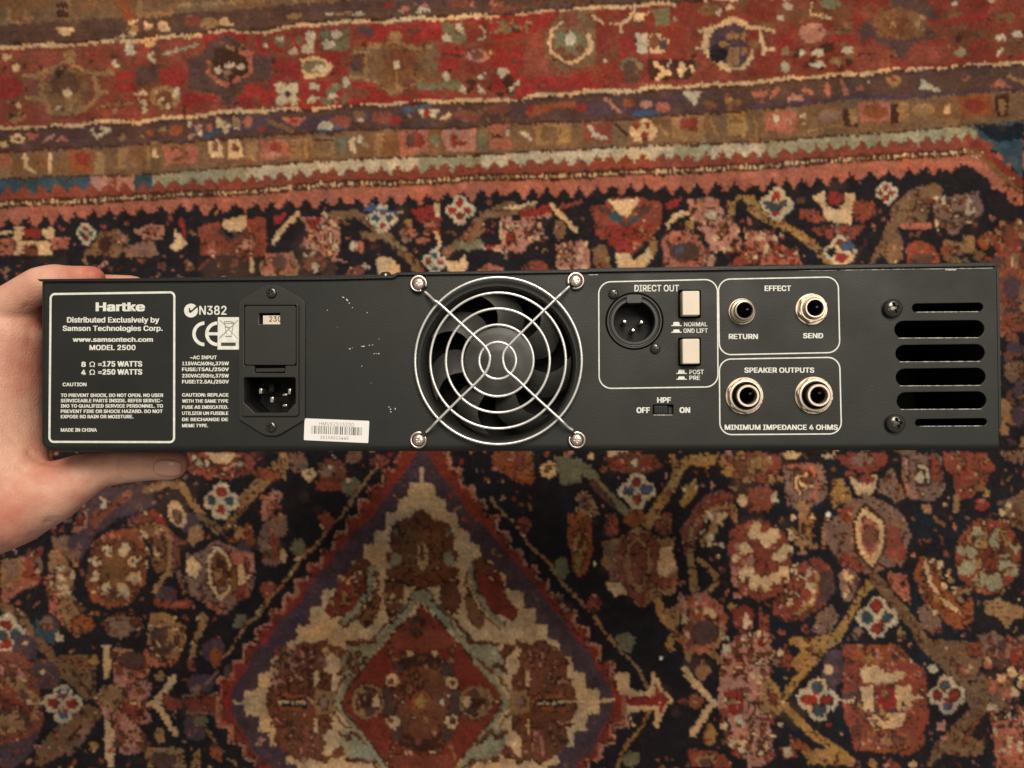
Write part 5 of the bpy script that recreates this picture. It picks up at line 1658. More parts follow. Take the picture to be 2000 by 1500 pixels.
 't': (114, ['102,190 102,164 3,164 3,190','32,236 63,236 63,49 64,41 65,35 68,31 72,27 78,26 85,25 93,26 101,27 107,1 96,-1 84,-2 69,-1 56,4 46,11 38,20 34,32 32,46']),
 'u': (205, ['91,-3 79,-2 68,1 57,5 48,12 41,20 35,29 30,41 27,54 26,69 26,190 57,190 57,72 58,58 62,47 68,37 77,31 88,26 100,25 109,26 117,28 125,31 131,36 137,41 142,48 145,57 147,66 148,76 148,190 179,190 179,0 149,0 149,46 154,46 147,30 139,18 129,8 117,2 105,-1']),
 'v': (195, ['81,0 9,190 42,190 83,78 93,43 103,10 92,10 101,43 112,78 152,190 186,190 113,0']),
 'w': (284, ['69,0 11,190 44,190 67,107 77,68 88,21 82,21 93,67 103,107 126,190 158,190 181,107 191,68 201,21 196,21 206,68 217,107 240,190 272,190 215,0 184,0 159,86 152,112 145,140 138,169 145,169 138,140 131,112 124,86 99,0']),
 'x': (189, ['10,0 86,109 86,86 14,190 50,190 74,153 90,127 104,103 88,103 101,127 117,153 141,190 176,190 104,84 104,107 179,0 143,0 115,43 100,68 86,91 102,91 89,68 74,43 46,0']),
 'y': (195, ['24,-69 31,-43 36,-44 52,-44 57,-43 61,-41 65,-37 69,-32 72,-26 75,-18 81,-1 9,190 42,190 83,78 93,43 103,10 92,10 101,43 112,78 153,190 186,190 102,-29 98,-38 93,-47 88,-54 83,-59 76,-64 70,-68 62,-70 54,-72 46,-73 32,-72']),
 'z': (190, ['21,0 21,23 127,160 127,161 24,161 24,190 166,190 166,165 63,30 63,28 169,28 169,0']),
 '~': (227, ['26,75 27,88 29,99 33,109 38,117 44,123 51,127 59,131 67,133 76,133 84,133 91,131 99,128 106,123 114,118 123,110 137,99 149,96 156,97 162,99 166,104 170,110 172,117 172,126 200,126 199,113 197,102 193,93 188,85 182,79 175,74 167,71 159,69 151,68 142,69 134,71 127,74 120,78 112,84 103,91 89,102 77,105 71,104 65,102 60,98 57,92 55,85 54,75']),
 'Ω': (268, ['21,0 21,28 83,28 83,40 70,45 59,52 49,61 40,71 33,82 27,95 23,109 21,123 20,139 21,156 24,172 28,187 35,201 43,213 52,224 63,234 75,242 88,249 102,254 118,257 134,258 150,257 165,254 180,249 193,242 205,234 216,224 225,213 233,201 239,187 244,172 247,156 248,139 247,123 244,109 240,95 235,82 228,71 219,61 209,52 198,45 185,40 185,28 247,28 247,0 156,0 156,51 173,58 188,68 200,81 208,98 214,117 215,139 214,156 211,172 205,186 198,199 188,209 177,217 164,223 150,227 134,228 118,227 104,223 91,217 80,209 70,199 63,186 57,172 54,156 53,139 54,117 60,98 68,81 80,68 95,58 112,51 112,0']),
}

# ================================================================ AMPLIFIER
PW, PH, DEPTH = 0.438, 0.08103, 0.285
a_ = (-0.0144007, -0.0552715, 0.0067158)
MA = Matrix.Translation((-0.0045172, 0.0098171, CZ - 0.3530593)) @ (Matrix.Rotation(a_[2], 4, 'Z') @ Matrix.Rotation(a_[1], 4, 'Y') @ Matrix.Rotation(a_[0], 4, 'X'))
MI = MA.inverted()
cam_l = MI @ Vector((0, 0, CZ))
def L(px, py, w=0.0):
    """where the line of sight through a photo pixel meets the panel plane (raised by w), in panel coordinates"""
    d = MI.to_3x3() @ Vector(((px - 1000) / FPX, -(py - 750) / FPX, -1))
    t = (w - cam_l.z) / d.z
    p = cam_l + d * t
    return (p.x, p.y)
def zoomer(ox, oy, s): return lambda x, y, w=0.0: L(ox + x / s, oy + y / s, w)
MM = 0.365 / FPX            # metres per photo pixel on the panel, about

amp = bpy.data.objects.new('amplifier', None); COL.objects.link(amp); amp.matrix_world = MA
amp.empty_display_size = .05
amp['label'] = 'black rack-mount bass amplifier held on edge, rear panel up, with round fan grille'
amp['category'] = 'amplifier'

paint = material('black_powder_coat', srgb('1e1f1a'), .55, spec=.40, bump=.17, scale=1100, var=.12, var_scale=26, rvar=.09)
casing_m = material('black_casing_paint', srgb('1f1e1b'), .5, spec=.4, bump=.3, scale=900)
inside_m = material('dark_interior', srgb('0c0c0c'), .8, spec=.2)  # near black stands in for the unlit inside of the case
plast = material('black_moulded_plastic', srgb('2a2a26'), .42, spec=.5, bump=.12, scale=1500, var=.06, var_scale=60)
plast_d = material('glossy_black_plastic', srgb('1c1b1a'), .34, spec=.5)
grey_pl = material('dark_grey_plastic', srgb('3b3b37'), .48, spec=.5, bump=.05, scale=600, rvar=.06, var_scale=40)
chrome = material('bright_nickel', srgb('e6dfd0'), .3, metal=1, bump=.03, scale=700, rvar=.05, var_scale=90)
wire_m = material('plated_wire', srgb('f6f3ee'), .30, metal=.7, bump=.1, scale=900, var=.08, var_scale=200)
nickel = material('warm_nickel', srgb('ead9cc'), .36, metal=1, rvar=.06, var_scale=150)
jackm = material('jack_nickel', srgb('d2c2ae'), .46, metal=.85, rvar=.06, var_scale=150)
blackscrew = material('black_oxide_screw', srgb('57554e'), .24, metal=.8, rvar=.05, var_scale=150)
white_ink = material('white_print', srgb('dcdcd2'), .6, var=.13, var_scale=420)
cream = material('cream_plastic', srgb('d6cab6'), .42, spec=.4, var=.05, var_scale=120, bump=.05, scale=500)
paper = material('label_paper', srgb('e6e5e0'), .6, var=.03, var_scale=80)
grey_ink = material('grey_barcode_ink', srgb('8d877e'), .7)
black_ink = material('black_ink', srgb('3c3a36'), .6)
bare = material('bare_scratched_steel', srgb('d8d4c8'), .45, metal=.5, var=.2, var_scale=400)
recess_m = material('socket_black', srgb('121110'), .55, spec=.3)

def flat(name, loops, z0, z1, mat, parent, bevel=0.0, res=1):
    """extrude closed outlines (first is outer, the rest are holes) between z0 and z1"""
    cu = bpy.data.curves.new(name, 'CURVE'); cu.dimensions = '2D'; cu.fill_mode = 'BOTH'
    for lp in loops:
        s = cu.splines.new('POLY'); s.points.add(len(lp) - 1)
        for i, (x, y) in enumerate(lp): s.points[i].co = (x, y, 0, 1)
        s.use_cyclic_u = True
    h = (z1 - z0) / 2
    cu.extrude = max(h - bevel, 1e-6); cu.bevel_depth = bevel; cu.bevel_resolution = res; cu.offset = -bevel
    tmp = bpy.data.objects.new(name + '_outline', cu); COL.objects.link(tmp)
    dg = bpy.context.evaluated_depsgraph_get(); me = bpy.data.meshes.new_from_object(tmp.evaluated_get(dg))
    bpy.data.objects.remove(tmp); bpy.data.curves.remove(cu)
    for v in me.vertices: v.co.z += (z0 + z1) / 2
    me.name = name; me.materials.clear(); me.materials.append(mat)
    return link(bpy.data.objects.new(name, me), parent)

def rrect(pts, r, n=6):
    """rounded polygon through corner points"""
    out = []; N = len(pts)
    for i in range(N):
        p = Vector(pts[i]); a = Vector(pts[i - 1]) - p; b = Vector(pts[(i + 1) % N]) - p
        rr = r[i] if isinstance(r, (list, tuple)) else r
        if rr <= 0: out.append(tuple(p)); continue
        a.normalize(); b.normalize(); ang = a.angle(b); d = rr / math.tan(ang / 2)
        c = p + (a + b).normalized() * (rr / math.sin(ang / 2))
        s0 = p + a * d - c; s1 = p + b * d - c
        t0 = math.atan2(s0.y, s0.x); dt = math.atan2(s0.x * s1.y - s0.y * s1.x, s0.dot(s1))
        for k in range(n + 1):
            t = t0 + dt * k / n; out.append((c.x + rr * math.cos(t), c.y + rr * math.sin(t)))
    return out
def circ(c, r, n=48, ph=0): return [(c[0] + r * math.cos(2 * math.pi * i / n + ph), c[1] + r * math.sin(2 * math.pi * i / n + ph)) for i in range(n)]
def box_pts(x0, y0, x1, y1): return [(x0, y0), (x1, y0), (x1, y1), (x0, y1)]

def lathe(name, c, prof, mat, parent, seg=40, smooth=True):
    V = []; F = []
    for r, z in prof:
        for i in range(seg):
            t = 2 * math.pi * i / seg; V.append((c[0] + r * math.cos(t), c[1] + r * math.sin(t), z))
    for k in range(len(prof) - 1):
        for i in range(seg):
            j = (i + 1) % seg; F.append((k * seg + i, k * seg + j, (k + 1) * seg + j, (k + 1) * seg + i))
    o = mesh_obj(name, V, F, mat, parent)
    bm = bmesh.new(); bm.from_mesh(o.data); bmesh.ops.remove_doubles(bm, verts=bm.verts, dist=1e-7)
    bmesh.ops.recalc_face_normals(bm, faces=bm.faces); bm.to_mesh(o.data); bm.free()
    if smooth:
        o.data.polygons.foreach_set('use_smooth', [True] * len(o.data.polygons))
        o.data.set_sharp_from_angle(angle=math.radians(35))
    return o

def tube(name, pts, r, mat, parent, seg=8, closed=False, z_wob=0):
    V = []; F = []; P = [Vector(p) for p in pts]; n = len(P)
    for i, p in enumerate(P):
        a = P[(i - 1) % n] if closed or i > 0 else p; b = P[(i + 1) % n] if closed or i < n - 1 else p
        t = (b - a).normalized(); u = Vector((0, 0, 1)); s = t.cross(u)
        if s.length < 1e-4: s = Vector((1, 0, 0))
        s.normalize(); u = s.cross(t)
        for k in range(seg):
            q = 2 * math.pi * k / seg; V.append(p + s * (r * math.cos(q)) + u * (r * math.sin(q)))
    for i in range(n if closed else n - 1):
        j = (i + 1) % n
        for k in range(seg): F.append((i * seg + k, i * seg + (k + 1) % seg, j * seg + (k + 1) % seg, j * seg + k))
    if not closed: F += [tuple(range(seg))[::-1], tuple((n - 1) * seg + k for k in range(seg))]
    return mesh_obj(name, V, F, mat, parent, smooth=True)

screw_meshes = {}
def screw(c, r, mat, parent, z=0.0, dome=.42, name='screw', rot=0.0, key=None, skirt=True):
    """pan head screw with a sunk cross slot"""
    k = (round(r, 5), mat.name, dome)
    if k not in screw_meshes:
        NR, NT = 26, 72; V = [(0, 0, 0)]; F = []
        def zz(x, y, q):
            h = r * dome * math.sqrt(max(0, 1 - (q * .97) ** 2.6)) if q < 1 else 0
            wd = .17; ln = .62
            a, b = abs(x), abs(y); d = 0
            for (p, s) in ((a, b), (b, a)):
                if p < wd * (1.15 - .5 * s / ln) and s < ln: d = max(d, min(1, (ln - s) / .22))
            if a < .2 and b < .2 : d = 1
            return h - r * .42 * d
        V[0] = (0, 0, zz(0, 0, 0) )
        for i in range(1, NR + 1):
            q = i / NR
            for j in range(NT):
                t = 2 * math.pi * j / NT; x, y = q * math.cos(t), q * math.sin(t); V.append((x * r, y * r, zz(x, y, q)))
        for j in range(NT): F.append((0, 1 + j, 1 + (j + 1) % NT))
        for i in range(NR - 1):
            for j in range(NT):
                jj = (j + 1) % NT; F.append((1 + i * NT + j, 1 + (i + 1) * NT + j, 1 + (i + 1) * NT + jj, 1 + i * NT + jj))
        base = len(V)
        for j in range(NT): t = 2 * math.pi * j / NT; V.append((r * math.cos(t), r * math.sin(t), -r * .28))
        for j in range(NT): jj = (j + 1) % NT; F.append((1 + (NR - 1) * NT + j, base + j, base + jj, 1 + (NR - 1) * NT + jj))
        me = bpy.data.meshes.new('screw'); me.from_pydata(V, [], F); me.materials.append(mat)
        me.polygons.foreach_set('use_smooth', [True] * len(F)); me.set_sharp_from_angle(angle=math.radians(40))
        screw_meshes[k] = me
    o = bpy.data.objects.new(name, screw_meshes[k]); o.location = (c[0], c[1], z + r * .26); o.rotation_euler = (0, 0, rot)
    return link(o, parent)

def text(s, x0, x1, ybase, cap, mat, parent, bold=.012, w=.00012, tr=None, name='printed_text'):
    """one printed line; x0, x1, baseline and cap height in the units of tr (a pixel-to-panel function)"""
    cu = bpy.data.curves.new(name, 'CURVE'); cu.dimensions = '2D'; cu.fill_mode = 'BOTH'
    pen = 0.0
    for ch in s:
        adv, loops = GLYPHS[ch]
        for lp in loops:
            P = [tuple(float(v) for v in q.split(',')) for q in lp.split()]
            sp = cu.splines.new('POLY'); sp.points.add(len(P) - 1)
            for i, (x, y) in enumerate(P): sp.points[i].co = ((x + pen) / 254, y / 254, 0, 1)
            sp.use_cyclic_u = True
        pen += adv + bold * 200
    tmp = bpy.data.objects.new(name + '_line', cu); COL.objects.link(tmp)
    dg = bpy.context.evaluated_depsgraph_get(); m0 = bpy.data.meshes.new_from_object(tmp.evaluated_get(dg))
    bpy.data.objects.remove(tmp); bpy.data.curves.remove(cu)
    V0 = [tuple(v.co) for v in m0.vertices]; F0 = [tuple(q.vertices) for q in m0.polygons]; bpy.data.meshes.remove(m0)
    a, b = min(v[0] for v in V0), max(v[0] for v in V0)
    p0 = Vector(tr(x0, ybase)); p1 = Vector(tr(x1, ybase)); pt = Vector(tr(x0, ybase - cap))
    d = (p1 - p0).normalized(); nrm = Vector((-d.y, d.x))
    B = bold * 2.7                                    # ink spread, in cap heights
    sx = (p1 - p0).length / (b - a + 2 * B); sy = (pt - p0).length / (1 + B)
    V, F = [], []
    passes = [(0, 0)] if B < .01 else [(-B, -B * .5), (B, -B * .5), (-B, B * .5), (B, B * .5), (0, 0)]
    for k, (ox, oy) in enumerate(passes):             # each pass of ink lies a hair above the one before
        n = len(V)
        for x, y, _ in V0:
            q = p0 + d * ((x - a + B + ox) * sx) + nrm * ((y + B * .5 + oy) * sy); V.append((q.x, q.y, w + k * .000012))
        F += [tuple(i + n for i in f) for f in F0]
    return mesh_obj(name, V, F, mat, parent)

Z1 = zoomer(0, 480, 3.5714); Z2 = zoomer(330, 520, 3.947); Z3 = zoomer(760, 500, 3.75)
Z4 = zoomer(1150, 520, 3.774); Z5 = zoomer(1550, 480, 3.409)

# ---- rear panel with its real cut-outs
hw, hh_ = PW / 2, PH / 2
BR_ = .0030      # radius of the folded edges of the sheet
outer = rrect([(-hw + BR_, -hh_ + BR_), (hw, -hh_ + BR_), (hw, hh_), (-hw + BR_, hh_)], [.0030, .0004, .0008, .0010], 8)
holes = []
slots = [(790, 1262, 383, 437, 4), (673, 1270, 500, 610, 6), (680, 1273, 660, 768, 6), (682, 1278, 818, 928, 6), (688, 1283, 975, 1085, 6), (810, 1287, 1152, 1197, 4)]
for x0, x1, y0, y1, dx in slots:
    h = (y1 - y0) / 2 / 3.409 * MM * .985
    A_ = Z5(x0, (y0 + y1) / 2 + 4); B_ = Z5(x1, (y0 + y1) / 2 - 2)
    holes.append([(A_[0] + h + h * math.cos(t), A_[1] + h * math.sin(t)) for t in np.linspace(math.pi / 2, 3 * math.pi / 2, 13)] +
                 [(B_[0] - h + h * math.cos(t), B_[1] + h * math.sin(t)) for t in np.linspace(-math.pi / 2, math.pi / 2, 13)])
fan_c = L(972, 711); fan_r = 149 * MM * .985
holes.append(circ(fan_c, fan_r, 96))
xlr_c = L(1239, 627.5); holes.append(circ(xlr_c, 53.6 * MM, 64))
inl = [Z2(575, 285), Z2(1020, 285), Z2(1020, 1165), Z2(575, 1165)]; holes.append(inl[::-1])
btn = []
for y0, y1 in ((176, 382), (528, 735)):
    q = [Z4(661, y0), Z4(824, y0), Z4(824, y1), Z4(661, y1)]; btn.append(q); holes.append(rrect(q, .0006, 3)[::-1])
sw = [Z4(474, 1021), Z4(622, 1021), Z4(622, 1094), Z4(474, 1094)]; holes.append(rrect(sw, .0005, 3)[::-1])
jacks = [dict(c=(1448.5, 608.5), s=0), dict(c=(1584, 604), s=1), dict(c=(1453.5, 773), s=2), dict(c=(1588.7, 772), s=2)]
for j in jacks: holes.append(circ(L(*j['c']), (15.6 if j['s'] < 2 else 23) * MM, 36))
panel = flat('rear_panel', [outer] + holes, -.0015, 0.0, paint, amp, bevel=.00028, res=2)

def edge_bend():
    path = [((hw, -hh_ + BR_), (0, -1)), ((-hw + BR_ + .0030, -hh_ + BR_), (0, -1))]
    for k in range(1, 9):
        t = math.pi * 1.5 - (math.pi / 2) * k / 9
        path.append(((-hw + BR_ + .0030 + .0030 * math.cos(t), -hh_ + BR_ + .0030 + .0030 * math.sin(t)), (math.cos(t), math.sin(t))))
    path += [((-hw + BR_, -hh_ + BR_ + .0030), (-1, 0)), ((-hw + BR_, hh_ - .0006), (-1, 0))]
    prof = [(-.0006, .00002), (0.0, .00001)] + [(BR_ * math.sin(a), BR_ * (math.cos(a) - 1)) for a in np.linspace(.15, math.pi / 2, 9)] + [(BR_, -.03)]
    V = []; F = []; n = len(prof)
    for (p, q) in path:
        for o, z in prof: V.append((p[0] + q[0] * o, p[1] + q[1] * o, z))
    for i in range(len(path) - 1):
        for k in range(n - 1): F.append((i * n + k, (i + 1) * n + k, (i + 1) * n + k + 1, i * n + k + 1)[::-1])
    return mesh_obj('folded_edge', V, F, paint, amp, smooth=True)
edge_bend()
# ---- casing behind it
def wall(name, pts, z0, z1, mat, parent): return flat(name, [pts], z0, z1, mat, parent)
wall('bottom_casing', box_pts(-hw + .0012, -hh_ + .0006, hw - .0012, -hh_ + .0018), -DEPTH, -.0042, casing_m, amp)
wall('side_casing', box_pts(-hw + .0006, -hh_ + .002, -hw + .0018, hh_ - .001), -DEPTH, -.0042, casing_m, amp)
wall('side_casing', box_pts(hw - .0018, -hh_ + .002, hw - .0006, hh_ - .001), -DEPTH, -.0016, casing_m, amp)
wall('dark_backing', box_pts(-hw + .003, -hh_ + .003, hw - .003, hh_ - .003), -.075, -.073, inside_m, amp)  # dark sheet added behind the panel so the vent slots look black
# thin folded side flange seen at the right edge
flat('side_flange', [[(hw + .00025, -hh_ + .010), (hw + .0013, -hh_ + .012), (hw + .0013, hh_ - .0004), (hw + .00025, hh_ - .0004)]], -.16, -.0004, casing_m, amp)
# top cover: a folded sheet lying on the top edge, cut back behind the fan
def Lt(px, py, w=0): return L(px, py, w)
cl = [Lt(76, 545.8), Lt(766, 539.2), Lt(776, 532.8), Lt(1146, 526.6), Lt(1150, 524.4), Lt(1941, 513.0), Lt(1942.5, 521.2), Lt(1152, 532.6), Lt(1146, 533.6), Lt(778, 538.6), Lt(770, 544.4), Lt(640, 547.6), Lt(300, 550.3), Lt(92, 551.0), Lt(80, 549.6)]
flat('top_cover_lip', [cl[::-1]], -.004, .0014, casing_m, amp, bevel=.0003)
flat('top_cover', [[(-hw + .001, hh_ - .0006), (hw - .001, hh_ - .0006), (hw - .001, hh_ + .0012), (-hw + .001, hh_ + .0012)]], -DEPTH, -.0042, casing_m, amp)
for px, py in ((748, 535.2), (1193, 526.5)):
    c = L(px, py)
    o = lathe('cover_screw', (0, 0), [(0, .0013), (.0012, .0012), (.0022, .0008), (.0027, 0), (.0027, -.0012), (0, -.0012)], blackscrew, amp, 28)
    o.location = (c[0], hh_ + .0018 if px > 1000 else hh_ + .0014, -.006); o.rotation_euler = (math.radians(-90), 0, 0)
# front rack panel at the far end
flat('front_rack_panel', [rrect(box_pts(-.241, -.044, .241, .044), .002, 3), [(x, y) for x, y in rrect(box_pts(-.2375, .026, -.2275, .033), .0034, 4)][::-1], rrect(box_pts(.2275, .026, .2375, .033), .0034, 4)[::-1],
     rrect(box_pts(-.2375, -.033, -.2275, -.026), .0034, 4)[::-1], rrect(box_pts(.2275, -.033, .2375, -.026), .0034, 4)[::-1]], -DEPTH - .0045, -DEPTH - .0002, casing_m, amp, bevel=.0005)

# ---- printed frames
def ring_frame(q, r, t, name='printed_frame'):
    """q: four pixel corners TL TR BR BL already in panel coordinates"""
    c = Vector((sum(p[0] for p in q) / 4, sum(p[1] for p in q) / 4))
    outer = rrect(q, r, 8)
    inn = []
    for i, p in enumerate(q):
        p = Vector(p); a = (Vector(q[i - 1]) - p).normalized(); b = (Vector(q[(i + 1) % 4]) - p).normalized()
        inn.append(tuple(p + (a + b) * t))
    return flat(name, [outer, rrect(inn, max(r - t, .0001), 8)[::-1]], .00002, .00010, white_ink, panel)
ring_frame([Z1(347, 330), Z1(1224, 317), Z1(1222, 1377), Z1(338, 1375)], .0026, .0010)
ring_frame([Z4(68, 112), Z4(952, 92), Z4(957, 893), Z4(72, 906)], .0058, .00055)
ring_frame([Z4(950, 92), Z4(1842, 74), Z4(1855, 640), Z4(958, 658)], .0055, .00055)
ring_frame([Z4(957, 681), Z4(1853, 666), Z4(1867, 1240), Z4(962, 1246)], .0055, .00055)

# ---- printed text
def T1(s, a, b, y, cap, **k): return text(s, a, b, y, cap, white_ink, panel, tr=Z1, **k)
T1('Hartke', 668, 1012, 457, 62, bold=.03)
T1('Distributed Exclusively by', 468, 1112, 536, 38, bold=.022)
T1('Samson Technologies Corp.', 438, 1136, 594, 36, bold=.022)
T1('www.samsontech.com', 508, 1068, 670, 32, bold=.024)
T1('MODEL 2500', 625, 947, 728, 36, bold=.022)
T1('8', 568, 600, 845, 36, bold=.03); T1('Ω', 625, 664, 845, 36, bold=.006); T1('=175 WATTS', 685, 993, 843, 38, bold=.03)
T1('4', 568, 600, 901, 36, bold=.03); T1('Ω', 625, 664, 900, 36, bold=.006); T1('=250 WATTS', 685, 993, 899, 38, bold=.03)
T1('CAUTION', 438, 605, 980, 25, bold=.022)
for i, (s, b) in enumerate([('TO PREVENT SHOCK, DO NOT OPEN. NO USER', 1140), ('SERVICEABLE PARTS INSIDE. REFER SERVIC-', 1134), ('ING TO QUALIFIED SERVICE PERSONNEL. TO', 1138), ('PREVENT FIRE OR SHOCK HAZARD. DO NOT', 1136), ('EXPOSE RO RAIN OR MOISTURE.', 932)]):
    T1(s, 425, b, 1055 + i * 37.2, 24, bold=.026)
T1('MADE IN CHINA', 425, 677, 1297, 25, bold=.024)
def T2(s, a, b, y, cap, **k): return text(s, a, b, y, cap, white_ink, panel, tr=Z2, **k)
T2('N382', 234, 445, 374, 68, bold=.012)
T2('~AC INPUT', 163, 370, 717, 28, bold=.022)
for s, y in (('115VAC/60Hz,375W', 764), ('FUSE:T5AL/250V', 809), ('230VAC/50Hz,375W', 858), ('FUSE:T2.5AL/250V', 904)): T2(s, 102, 463, y, 28, bold=.026)
for s, y, b in (('CAUTION: REPLACE', 1005, 460), ('WITH THE SAME TYPE', 1052, 458), ('FUSE AS INDICATED.', 1099, 458), ('UTILIZER UN FUSIBLE', 1146, 458), ('DE RECHANGE DE', 1194, 457), ('MEME TYPE.', 1241, 302)): T2(s, 102, b, y, 26, bold=.026)
def T4(s, a, b, y, cap, **k): return text(s, a, b, y, cap, white_ink, panel, tr=Z4, **k)
T4('DIRECT OUT', 336, 664, 186, 48, bold=.012)
T4('EFFECT', 1295, 1490, 183, 40, bold=.022)
T4('RETURN', 1031, 1246, 537, 38, bold=.022)
T4('SEND', 1578, 1727, 531, 38, bold=.022)
T4('NORMAL', 701, 873, 443, 31, bold=.012); T4('GND LIFT', 697, 876, 491, 32, bold=.012)
T4('POST', 741, 847, 796, 33, bold=.014); T4('PRE', 741, 820, 838, 31, bold=.014)
T4('HPF', 503, 606, 1006, 40, bold=.03); T4('OFF', 351, 451, 1082, 42, bold=.03); T4('ON', 668, 747, 1081, 42, bold=.03)
T4('SPEAKER OUTPUTS', 1146, 1661, 785, 38, bold=.022)
T4('MINIMUM IMPEDANCE 4 OHMS', 1001, 1835, 1206, 38, bold=.022)
# push-button position symbols (up / down)
for x, y, hgt in ((607, 441, 30), (607, 490, 24), (645, 793, 30), (645, 836, 24)):
    flat('button_symbol', [[Z4(x, y), Z4(x, y - 5), Z4(x + 14, y - 8), Z4(x + 16, y - hgt + 3), Z4(x + 22, y - hgt), Z4(x + 56, y - hgt), Z4(x + 61, y - hgt + 3), Z4(x + 62, y - 8), Z4(x + 78, y - 5), Z4(x + 78, y)][::-1]], .00002, .0001, white_ink, panel)
# tick mark in its circle
Zs = zoomer(340, 580, 13.636)
tc_, tr_ = (452, 362), 184
ang0, ang1 = math.radians(-46), math.radians(-26)
pts = []
for i in range(49):
    t = ang1 + (2 * math.pi + ang0 - ang1) * i / 48
    pts.append((tc_[0] + tr_ * math.cos(t), tc_[1] + tr_ * math.sin(t)))
tick_poly = [(585, 238), (470, 350), (432, 350), (428, 295), (392, 290), (400, 410), (440, 432), (618, 282)]
flat('tick_mark', [[Zs(*p) for p in pts + tick_poly[0:1] + tick_poly[1:7]]], .00002, .0001, white_ink, panel)
# CE letters drawn as arcs
def arc(cx, cy, ro, ri, a0, a1, n=28):
    A = [(cx + ro * math.cos(math.radians(a0 + (a1 - a0) * i / n)), cy + ro * math.sin(math.radians(a0 + (a1 - a0) * i / n))) for i in range(n + 1)]
    B = [(cx + ri * math.cos(math.radians(a1 + (a0 - a1) * i / n)), cy + ri * math.sin(math.radians(a1 + (a0 - a1) * i / n))) for i in range(n + 1)]
    return [Zs(*p) for p in A + B]
flat('conformity_letter', [arc(818, 982, 330, 240, 92, 268)], .00002, .0001, white_ink, panel)
flat('conformity_letter', [arc(1160, 982, 330, 240, 92, 268)], .00002, .0001, white_ink, panel)
flat('conformity_letter', [[Zs(900, 940), Zs(1168, 940), Zs(1168, 1022), Zs(900, 1022)]], .00011, .00014, white_ink, panel)
# crossed-out wheeled bin sign
flat('bin_sign', [[Zs(1172, 540), Zs(1755, 540), Zs(1745, 1402), Zs(1160, 1402)][::-1]], .00015, .0002, white_ink, panel)
def strokes(P, wd, z=.00024, mat=grey_ink, name='bin_sign_line', par=None):
    for (x0, y0), (x1, y1) in zip(P[:-1], P[1:]):
        d = Vector((x1 - x0, y1 - y0)).normalized(); n = Vector((-d.y, d.x)) * wd / 2
        flat(name, [[Zs(x0 + n.x, y0 + n.y), Zs(x1 + n.x, y1 + n.y), Zs(x1 - n.x, y1 - n.y), Zs(x0 - n.x, y0 - n.y)]], z, z + .00003, mat, par or panel)
strokes([(1220, 610), (1700, 1110)], 16, z=.00024); strokes([(1215, 1095), (1712, 618)], 20, z=.00028)
strokes([(1335, 700), (1345, 660), (1420, 650), (1560, 662), (1600, 690)], 22, z=.00032)
strokes([(1340, 705), (1600, 705)], 16, z=.00036)
strokes([(1360, 720), (1400, 985)], 14, z=.00040); strokes([(1585, 720), (1540, 1010)], 14, z=.00044)
strokes([(1370, 800), (1500, 800)], 14, z=.00048); strokes([(1375, 1045), (1550, 1045)], 16, z=.00052)
flat('bin_sign_bar', [[Zs(1262, 1215), Zs(1648, 1215), Zs(1645, 1305), Zs(1258, 1305)]], .00024, .00028, black_ink, panel)

# ---- power inlet with fuse drawer
inlet = flat('power_inlet', [[Z2(730, 158), Z2(760, 145), Z2(842, 145), Z2(870, 160), Z2(1040, 258), Z2(1056, 285), Z2(1056, 1165), Z2(1040, 1190), Z2(870, 1292), Z2(835, 1305), Z2(765, 1305), Z2(730, 1292), Z2(556, 1185), Z2(548, 1165), Z2(548, 285), Z2(556, 262)],
        rrect([Z2(580, 300), Z2(1012, 300), Z2(1012, 1150), Z2(580, 1150)], .0006, 3)], 0.0, .0014, plast, amp, bevel=.0002)
sock = [Z2(592, 857), Z2(990, 857), Z2(990, 1052), Z2(922, 1128), Z2(676, 1128), Z2(594, 1050)]
body = flat('inlet_body', [rrect([Z2(577, 292), Z2(1012, 288), Z2(1012, 1155), Z2(577, 1155)], .0014, 4),
      rrect([Z2(596, 304), Z2(996, 304), Z2(996, 768), Z2(912, 768), Z2(908, 824), Z2(676, 824), Z2(672, 768), Z2(596, 768)], .0004, 2)[::-1], rrect(sock, .0009, 3)[::-1]], -.004, .0026, plast, inlet, bevel=.00025)
drawer = flat('fuse_drawer', [rrect([Z2(600, 309), Z2(991, 309), Z2(991, 763), Z2(600, 763)], .0012, 4), [Z2(709, 364), Z2(871, 364), Z2(871, 451), Z2(709, 451)][::-1]], -.003, .0025, plast, inlet, bevel=.0002)
flat('drawer_floor', [[Z2(598, 306), Z2(993, 306), Z2(993, 822), Z2(598, 822)]], -.0045, -.0032, recess_m, inlet)
flat('drawer_latch', [rrect([Z2(682, 788), Z2(903, 786), Z2(903, 815), Z2(682, 818)], .0003, 2)], -.003, .0021, plast, inlet, bevel=.0002)
win = flat('voltage_card', [[Z2(726, 380, .001), Z2(868, 380, .001), Z2(868, 452, .001), Z2(726, 452, .001)]], .0004, .0011, cream, inlet)
text('230', 772, 866, 426, 40, black_ink, win, tr=lambda x, y: Z2(x, y, .0012), w=.0012, bold=.006)
sw_in = flat('socket_well', [rrect([Z2(585, 850), Z2(998, 850), Z2(998, 1056), Z2(928, 1136), Z2(670, 1136), Z2(586, 1056)], .0009, 3), rrect(sock, .0009, 3)[::-1]], -.018, -.0041, recess_m, inlet)
flat('socket_floor', [[Z2(585, 850), Z2(998, 850), Z2(998, 1056), Z2(928, 1136), Z2(670, 1136), Z2(586, 1056)]], -.0195, -.0181, recess_m, inlet)
